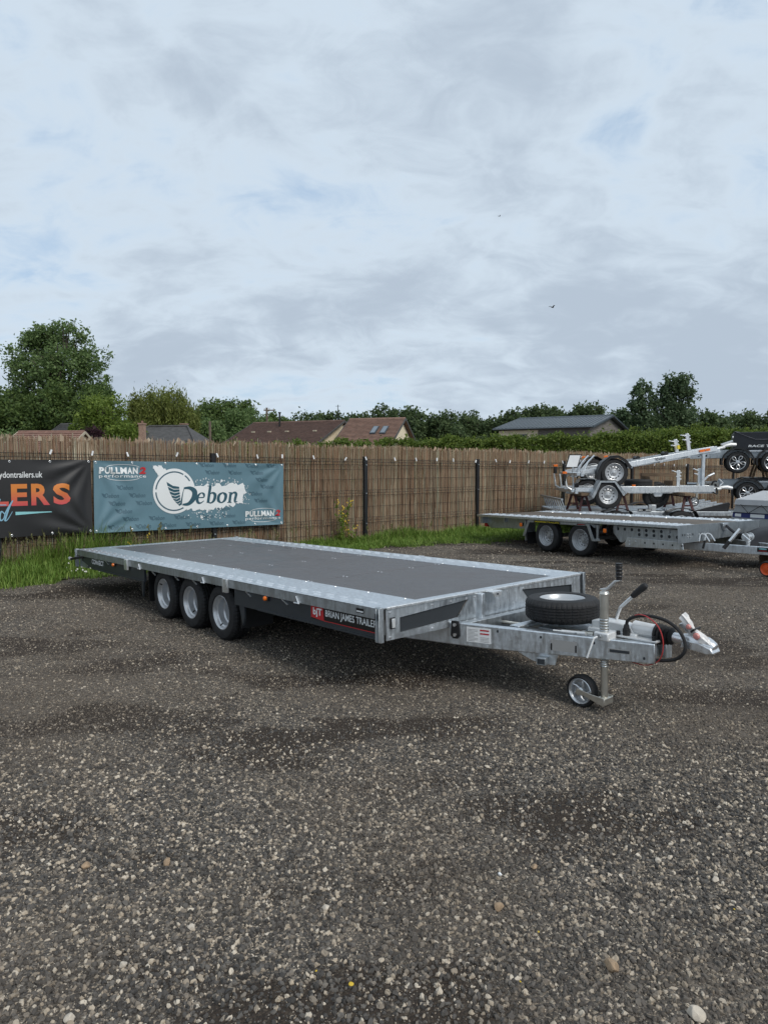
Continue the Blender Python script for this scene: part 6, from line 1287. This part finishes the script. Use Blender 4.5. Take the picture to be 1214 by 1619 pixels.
        for y in (-0.45, -0.1, 0.25): mb = MB(); mb.bar((-0.70, y, 0.02), (-0.35, y, 0.32), 0.04, 0.03); mb.build('ladder_bar', 'galv_bright', rb)
    # bow posts, coupling, jockey wheel, markings
    vee_post(t, 1.72 if not upper else 1.62, 0.15, 0.02, 0.34 if not upper else 0.28); vee_post(t, 2.15 if not upper else 1.86, 0.15, -0.02, 0.38 if not upper else 0.36)
    mb = MB(); mb.tube([(2.40, 0, 0.08), (2.62, 0, 0.10)], 0.035, 10); mb.tube([(2.58, 0, 0.12), (2.75, 0, 0.13), (2.86, 0, 0.11)], [0.03, 0.045, 0.035], 10); cp2 = mb.build('coupling', 'cast_white', t)
    mb = MB(); mb.tube([(2.60, 0, 0.16), (2.66, 0, 0.22), (2.58, 0, 0.30)], 0.016, 8) if not upper else mb.bar((2.55, 0, 0.16), (2.80, 0, 0.20), 0.04, 0.03); mb.build('coupling_handle', 'alloy', cp2)
    if not upper:
        mb = MB(); mb.tube([(2.05, -0.18, 0.22), (2.03, -0.18, -0.10)], 0.024, 8); jt2 = mb.build('jockey_tube', 'zinc', t); mb = MB(); mb.tube([(2.03, -0.18, -0.08), (2.0, -0.18, -0.16)], 0.02, 8); mb.build('jockey_fork', 'zinc', jt2)
        add_wheel(t, (1.985, -0.18, -0.165), 0, JR, JT, [('wheel_disc', JD)], 'jockey_wheel')
        mb = MB(); mb.bar((2.10, -0.05, 0.15), (2.32, -0.05, 0.36), 0.03, 0.03); mb.tube([(2.32, -0.05, 0.36), (2.45, -0.05, 0.42)], 0.025, 8); mb.build('winch_arm', 'galv_bright', t)
        mb = MB(); mb.tube([(2.40, -0.06, 0.14), (2.44, -0.07, 0.02), (2.52, -0.07, 0.0), (2.5, -0.06, 0.12)], 0.016, 6, smooth_path=3); mb.tube([(2.40, -0.03, 0.10), (2.42, -0.06, 0.24), (2.5, -0.06, 0.26)], 0.02, 6, smooth_path=3); mb.build('cable', 'rubber', t)
        sp2 = add_wheel(t, (0.82, -0.15, 0.225), 0, R13, T13, None, 'spare_wheel'); sp2.rotation_euler = (PI / 2, 0, 0.3)
        sp3 = add_wheel(t, (1.30, 0.12, -0.04), 0, steel_rim(0.185, 0.155, 0.03, 'black_plastic', boss=0.06), T13, None, 'spare_wheel'); sp3.rotation_euler = (0.25, 0, 0.1)
        mb = MB(); [mb.prism([(x, 0.03), (x + 0.22, 0.03), (x + 0.18, -0.05), (x + 0.04, -0.05)], lambda u, v, q: (u, -0.40 + (u - 1.0) * 0.22 + q, v), 0, 0.05) for x in (1.05, 1.62)]; mb.build('rail_bracket', 'galv_bright', t)
    mb = MB()
    return t
bl = boat_trailer('lower galvanised boat trailer resting on maroon trestles, jockey wheel hanging', (4.50, 15.02, 0.812), (0, 0, 0), False)
bu = boat_trailer('upper galvanised boat trailer tilted nose up with black mudguards, on top of the stack', (4.62, 15.05, 1.262), (0, -0.165, 0), True)
def near_y(x): return -0.62 + (x - 0.25) / 2.17 * 0.53
for t_, x, z in ((bl, 1.10, 0.075), (bu, 0.95, 0.075)):
    ang_ = math.atan2(0.53, 2.17); e = thing if False else None
    g0 = lambda u, v, x=x, z=z: (x + u, near_y(x + u) - 0.0275, z + v)
    mb = MB(); put_text(mb, 'debon', g0, 0.05, 0, 0.24, 0.055)
    for q in range(3): mb.add([g0(0.0 + q * 0.01, 0.062 - q * 0.018), g0(0.05, 0.048 - q * 0.014), g0(0.05, 0.040 - q * 0.014), g0(0.008 + q * 0.01, 0.05 - q * 0.018)], [(0, 1, 2, 3)])
    mb.build('maker_lettering', 'black_print', t_, smooth=0)
mb = MB(); gl = lambda u, v: (u, near_y(u) - 0.0285, v); mb.add([gl(1.85, 0.15), gl(1.85, 0.06), gl(2.0, 0.06), gl(2.0, 0.15)], [(0, 1, 2, 3)]); mb.build('rail_plate', 'black_print', bl, smooth=0)
mb = MB(); gl2 = lambda u, v: (u, near_y(u) - 0.030, v); mb.add([gl2(1.865, 0.14), gl2(1.865, 0.07), gl2(1.985, 0.07), gl2(1.985, 0.14)], [(0, 1, 2, 3)]); mb.build('rail_plate_field', 'white', bl, smooth=0)
for x0, x1 in ((2.00, 2.12), (2.14, 2.24)): mb = MB(); mb.add([gl(x0, 0.135), gl(x0, 0.085), gl(x1, 0.085), gl(x1, 0.135)], [(0, 1, 2, 3)]); mb.build('reflector', 'orange', bu, smooth=0)
mb = MB(); mb.box(1.60, 1.65, -0.10, -0.06, 0.22, 0.30); mb.build('yellow_tag', 'yellow', bu)
# prop holding up the nose of the upper trailer, timber blocks between the two
mb = MB(); mb.box(-0.03, 0.03, -0.03, 0.03, 0, 0.74); mb.box(-0.06, 0.06, -0.05, 0.05, 0, 0.02); o = mb.build('prop_post', 'galv', None, 0.003); o.location = (6.70, 14.95, 0.95); tag(o, 'upright steel prop between the lower and upper boat trailers', 'prop')
for i, (x, y, z, lx, ly, lz, lb3) in enumerate([(5.55, 15.0, 0.95, 0.09, 0.55, 0.22, 'upright timber block under the upper boat trailer beside the stacked spare wheel'), (6.05, 15.05, 0.95, 0.07, 0.5, 0.13, 'short timber block on the lower boat trailer near its bow post'), (5.80, 15.05, 1.17, 0.72, 0.12, 0.07, 'flat timber plank lying between the stacked boat trailers')]):
    mb = MB(); mb.box(-lx / 2, lx / 2, -ly / 2, ly / 2, 0, lz); o = mb.build('timber_block', 'timber', None, 0.004); o.location = (x, y, z); tag(o, lb3, 'timber')

# ============================================================ BLACK RACE TRAILERS (stack on the right)
AT = tyre_mesh(0.262, 0.19, 0.178, 2, 96, False)
mb = MB(); mb.lathe([(-0.085, 0.182), (-0.090, 0.178), (-0.082, 0.168), (-0.06, 0.164)], 36)
for k in range(5):
    for e in (-1, 1):
        a = 2 * PI * k / 5; mb.tube([(0.045 * math.cos(a), -0.075, 0.045 * math.sin(a)), (0.10 * math.cos(a + e * 0.27), -0.078, 0.10 * math.sin(a + e * 0.27)), (0.145 * math.cos(a + e * 0.20), -0.078, 0.145 * math.sin(a + e * 0.20)), (0.168 * math.cos(a), -0.076, 0.168 * math.sin(a))], [0.012, 0.010, 0.010, 0.012], 6, smooth_path=3)
mb.lathe([(-0.07, 0.05), (-0.085, 0.045), (-0.09, 0.02), (-0.088, 0)], 16); AR = mb.mesh('wheel', 'alloy_rim', 30)
mb = MB(); mb.lathe([(-0.045, 0.0), (-0.045, 0.17), (0.08, 0.175)], 30); AD = mb.mesh('brake_drum', 'black_plastic', 0)
def race_trailer(label, loc, cover):
    t = thing('race_trailer', label, 'trailer', loc, (0, 0, -0.42))          # origin at the first axle, near side y = -0.9
    for y in (-0.90, 0.90):
        s_ = 1 if y > 0 else -1
        for x in (0.0, 0.74):
            add_wheel(t, (x, y, 0), 0 if s_ < 0 else PI, AR, AT, [('brake_drum', AD)])
            mb = MB(); pts = [(x + 0.36 * math.cos(a), 0.01 + 0.345 * math.sin(a)) for a in np.linspace(PI + 0.25, -0.15, 14)]
            for (a, b_), (c, d) in zip(pts[:-1], pts[1:]): mb.add([(a, y - 0.13, b_), (a, y + 0.13, b_), (c, y + 0.13, d), (c, y - 0.13, d), (x + (a - x) * 0.9, y - 0.13 * 1, 0.01 + (b_ - 0.01) * 0.88), (x + (c - x) * 0.9, y - 0.13, 0.01 + (d - 0.01) * 0.88)], [(0, 1, 2, 3), (0, 3, 5, 4)])
            mb.build('mudguard', 'black_plastic', t)
        mb = MB(); mb.box(-0.62, 2.6, y * 0.80 - 0.03, y * 0.80 + 0.03, 0.10, 0.30); mb.build('side_member', 'galv_old', t, 0.003)
        mb = MB(); mb.box(0.25, 2.6, y * 0.86 - 0.02, y * 0.86 + 0.02, 0.255, 0.285); mb.build('trim_strip', 'alloy', t)
    for x in (0.0, 0.74): mb = MB(); mb.tube([(x, -0.85, 0), (x, 0.85, 0)], 0.035, 8); mb.build('axle', 'galv_old', t)
    mb = MB(); mb.box(-0.10, 2.6, -0.80, 0.80, 0.30, 0.72 if cover else 0.36); bd = mb.build('body', 'box_black', t, 0.02)
    if cover:
        vs = []; fs = []; k = 18
        for i in range(k + 1):
            f = i / k; x = -0.08 + 2.68 * f; zt = 0.735 - 0.10 * math.sin(min(1, f * 2.2) * PI) * 0.6
            for j in range(9): q = j / 8 * 2 - 1; vs.append((x, 0.82 * q, zt - (0.14 if abs(q) == 1 else 0.0) * min(1, f * 6) + 0.03 * (1 - q * q)))
        for i in range(k):
            for j in range(8): a = i * 9 + j; fs.append((a, a + 1, a + 10, a + 9))
        MB().add(vs, fs).build('soft_cover', 'cover_dark', t)
        mb = MB(); g = lambda u, v: (u, -0.8025, v); put_text(mb, 'RACE', g, 0.22, 0.36, 1.5, 0.415); mb.build('lettering', 'white_print', bd, smooth=0)
        mb = MB(); mb.tube([(-0.10, -0.79, 0.60), (-0.125, -0.79, 0.60)], 0.03, 10); mb.build('front_marker', 'white', bd)
    mb = MB(); mb.bar((-0.1, -0.70, 0.19), (-1.05, -0.12, 0.16), 0.05, 0.15); mb.bar((-0.1, 0.70, 0.19), (-1.05, 0.12, 0.16), 0.05, 0.15); db_ = mb.build('drawbar', 'galv', t, 0.004)
    for i in range(4): x = -0.35 - i * 0.17; mb = MB(); yy = -0.70 + (-0.1 - x) / 0.95 * 0.58 - 0.031; mb.add([(x + 0.03 * math.cos(a * PI / 6), yy - 0.61 * (0.03 * math.cos(a * PI / 6)) , 0.165 + 0.03 * math.sin(a * PI / 6)) for a in range(12)], [tuple(range(12))]); mb.build('hole', 'slot_dark', db_, smooth=0)
    mb = MB(); mb.box(-0.50, -0.40, -0.56, -0.52, 0.24, 0.275); mb.build('marker_lens', 'orange', t, 0.004)
    mb = MB(); mb.tube([(-1.0, 0, 0.18), (-1.35, 0, 0.18)], 0.04, 10); mb.build('coupling', 'galv_old', t)
    return t
race_trailer('upper black race trailer with grey soft cover stacked over another', (8.807, 17.82, 1.47), True)
race_trailer('lower black race trailer under the covered one in the stack', (9.067, 17.82, 0.735), False)
# the stands the two rest on
def stand(x, y, z0, h, label):
    t = thing('support_stand', label, 'stand', (x, y, z0), (0, 0, -0.42))
    for sy in (-0.55, 0.55):
        for sx in (-1, 1): mb = MB(); mb.bar((sx * 0.04, sy, h - 0.04), (sx * 0.16, sy, 0), 0.05, 0.04, (0, 1, 0)); mb.build('leg', 'timber' if z0 > 0.5 else 'black_steel', t)
    mb = MB(); mb.box(-0.06, 0.06, -0.6, 0.6, h - 0.06, h); mb.build('beam', 'timber' if z0 > 0.5 else 'black_steel', t)
stand(9.27, 17.61, 1.095, 0.475, 'timber stand holding the covered race trailer above the lower one'); stand(10.72, 16.96, 1.095, 0.475, 'second timber stand holding the covered race trailer, towards its tail')
stand(9.40, 17.67, 0.0, 0.835, 'black steel stand under the lower race trailer near its axles'); stand(10.98, 16.96, 0.0, 0.835, 'black steel stand under the tail of the lower race trailer')

# ============================================================ GREY COVERED TRAILER and black covered load
t = thing('covered_trailer', 'trailer under a pale grey tarpaulin with navy band and black cord', 'trailer', (6.0, 12.3, 0), (0, 0, -0.98))
# local: x along the long side (towards right and the camera), near face y = 0
Lc, Wc, Hc, Hb = 2.4, 1.5, 0.955, 0.38
mb = MB(); mb.add([(0.0, 0, Hb), (Lc, 0, Hb), (Lc, Wc, Hb), (0, Wc, Hb), (0.10, 0.03, 0.80), (Lc - 0.1, 0.03, 0.80), (Lc - 0.1, Wc - 0.03, 0.80), (0.10, Wc - 0.03, 0.80), (0.16, Wc * 0.5, Hc), (Lc - 0.2, Wc * 0.5, Hc)],
                   [(0, 1, 5, 4), (1, 2, 6, 5), (2, 3, 7, 6), (3, 0, 4, 7)]); cv = mb.build('tarpaulin_side', 'cover_grey', t, smooth=0)
mb = MB(); mb.add([(0.08, -0.012, 0.74), (Lc - 0.08, -0.012, 0.74), (0.10, 0.0, 0.83), (Lc - 0.1, 0.0, 0.83), (0.16, Wc * 0.5, Hc + 0.01), (Lc - 0.2, Wc * 0.5, Hc + 0.01), (0.10, Wc, 0.83), (Lc - 0.1, Wc, 0.83), (0.08, Wc + 0.012, 0.74), (Lc - 0.08, Wc + 0.012, 0.74)],
                   [(0, 1, 3, 2), (2, 3, 5, 4), (4, 5, 7, 6), (6, 7, 9, 8), (0, 2, 4, 6, 8), (1, 9, 7, 5, 3)]); tp_ = mb.build('tarpaulin_top', 'cover_pale', t, smooth=0)
fb = lambda off: (lambda u, v: (u, -0.004 - off + (v - Hb) / (0.80 - Hb) * 0.03, v)); b1, b2 = fb(0), fb(0.002)
mb = MB(); mb.add(*q4(b1, 0.05, 0.52, Lc - 0.02, 0.60)); mb.build('navy_band', 'navy', cv, smooth=0)
mb = MB(); mb.add(*q4(b2, 0.09, 0.535, 0.20, 0.585)); mb.add(*q4(b2, 0.36, 0.532, 0.60, 0.59)); mb.build('band_print', 'white_print', cv, smooth=0)
mb = MB(); z_ = [(0.22, 0.73), (0.34, 0.61)]; x = 0.20; pts = []
while x < Lc - 0.1: pts += [(x, -0.02, 0.745), (x + 0.14, -0.02, 0.605)]; x += 0.36
mb.tube([(p[0], p[1], p[2]) for p in pts], 0.006, 6); mb.tube([(0.03, -0.008, 0.605), (Lc, -0.008, 0.605)], 0.006, 6); mb.build('elastic_cord', 'rubber', cv)
mb = MB(); mb.box(0.95, 1.03, -0.03, -0.005, 0.66, 0.70); mb.build('marker_lens', 'orange', t)
mb = MB(); mb.box(0.02, Lc - 0.02, 0.02, Wc - 0.02, 0.30, Hb); mb.build('body', 'galv', t, 0.004)
for y in (-0.08, Wc + 0.08): add_wheel(t, (1.2, y, 0.258), 0 if y < 0 else PI, RWm, TW)
mb = MB(); mb.tube([(1.2, -0.05, 0.258), (1.2, Wc + 0.05, 0.258)], 0.03, 8); mb.build('axle', 'galv_old', t); mb = MB(); mb.bar((Lc, Wc / 2, 0.34), (Lc + 0.9, Wc / 2, 0.36), 0.06, 0.08); mb.build('drawbar', 'galv', t); mb = MB(); mb.tube([(Lc + 0.7, Wc / 2, 0.36), (Lc + 0.7, Wc / 2, 0.0)], 0.03, 8); mb.build('prop_stand', 'galv_old', t)
mb = MB(); mb.box(-0.05, 0.05, 0.2, 1.3, 0.0, 0.30); mb.build('rear_prop', 'galv_old', t)
# black covered motorbike-like load nosing in behind the drawbar
vs = []; fs = []; k, m_ = 14, 8
for i in range(k + 1):
    f = i / k; x = f * 1.5; hgt_ = 0.44 + 0.10 * math.sin(f * PI) ** 0.7 + 0.02 * math.sin(f * 11)
    for j in range(m_ + 1): a = PI * j / m_; vs.append((x, -0.42 * math.cos(a) * (0.75 + 0.25 * math.sin(f * PI)), 0.21 + max(0.0, math.sin(a)) ** 0.6 * (hgt_ - 0.15) * (0.7 + 0.3 * min(1, f * 4)) + 0.015 * math.sin(a * 7 + f * 9)))
for i in range(k):
    for j in range(m_): a = i * (m_ + 1) + j; fs.append((a, a + 1, a + m_ + 2, a + m_ + 1))
fs += [tuple(range(m_, -1, -1)), tuple(k * (m_ + 1) + j for j in range(m_ + 1))]
t = thing('covered_load', 'low load wrapped in black tarpaulin beside the car trailer drawbar', 'load', (5.10, 10.02, 0), (0, 0, -0.15))
MB().add(vs, fs).build('tarpaulin', 'tarp_black', t, smooth=60)
mb = MB(); mb.box(0.25, 1.25, -0.26, 0.26, 0.16, 0.23); mb.build('pallet_deck', 'timber', t); mb = MB(); [mb.box(x, x + 0.1, -0.25, 0.25, 0.0, 0.16) for x in (0.3, 0.7, 1.1)]; mb.build('pallet_bearer', 'timber', t)
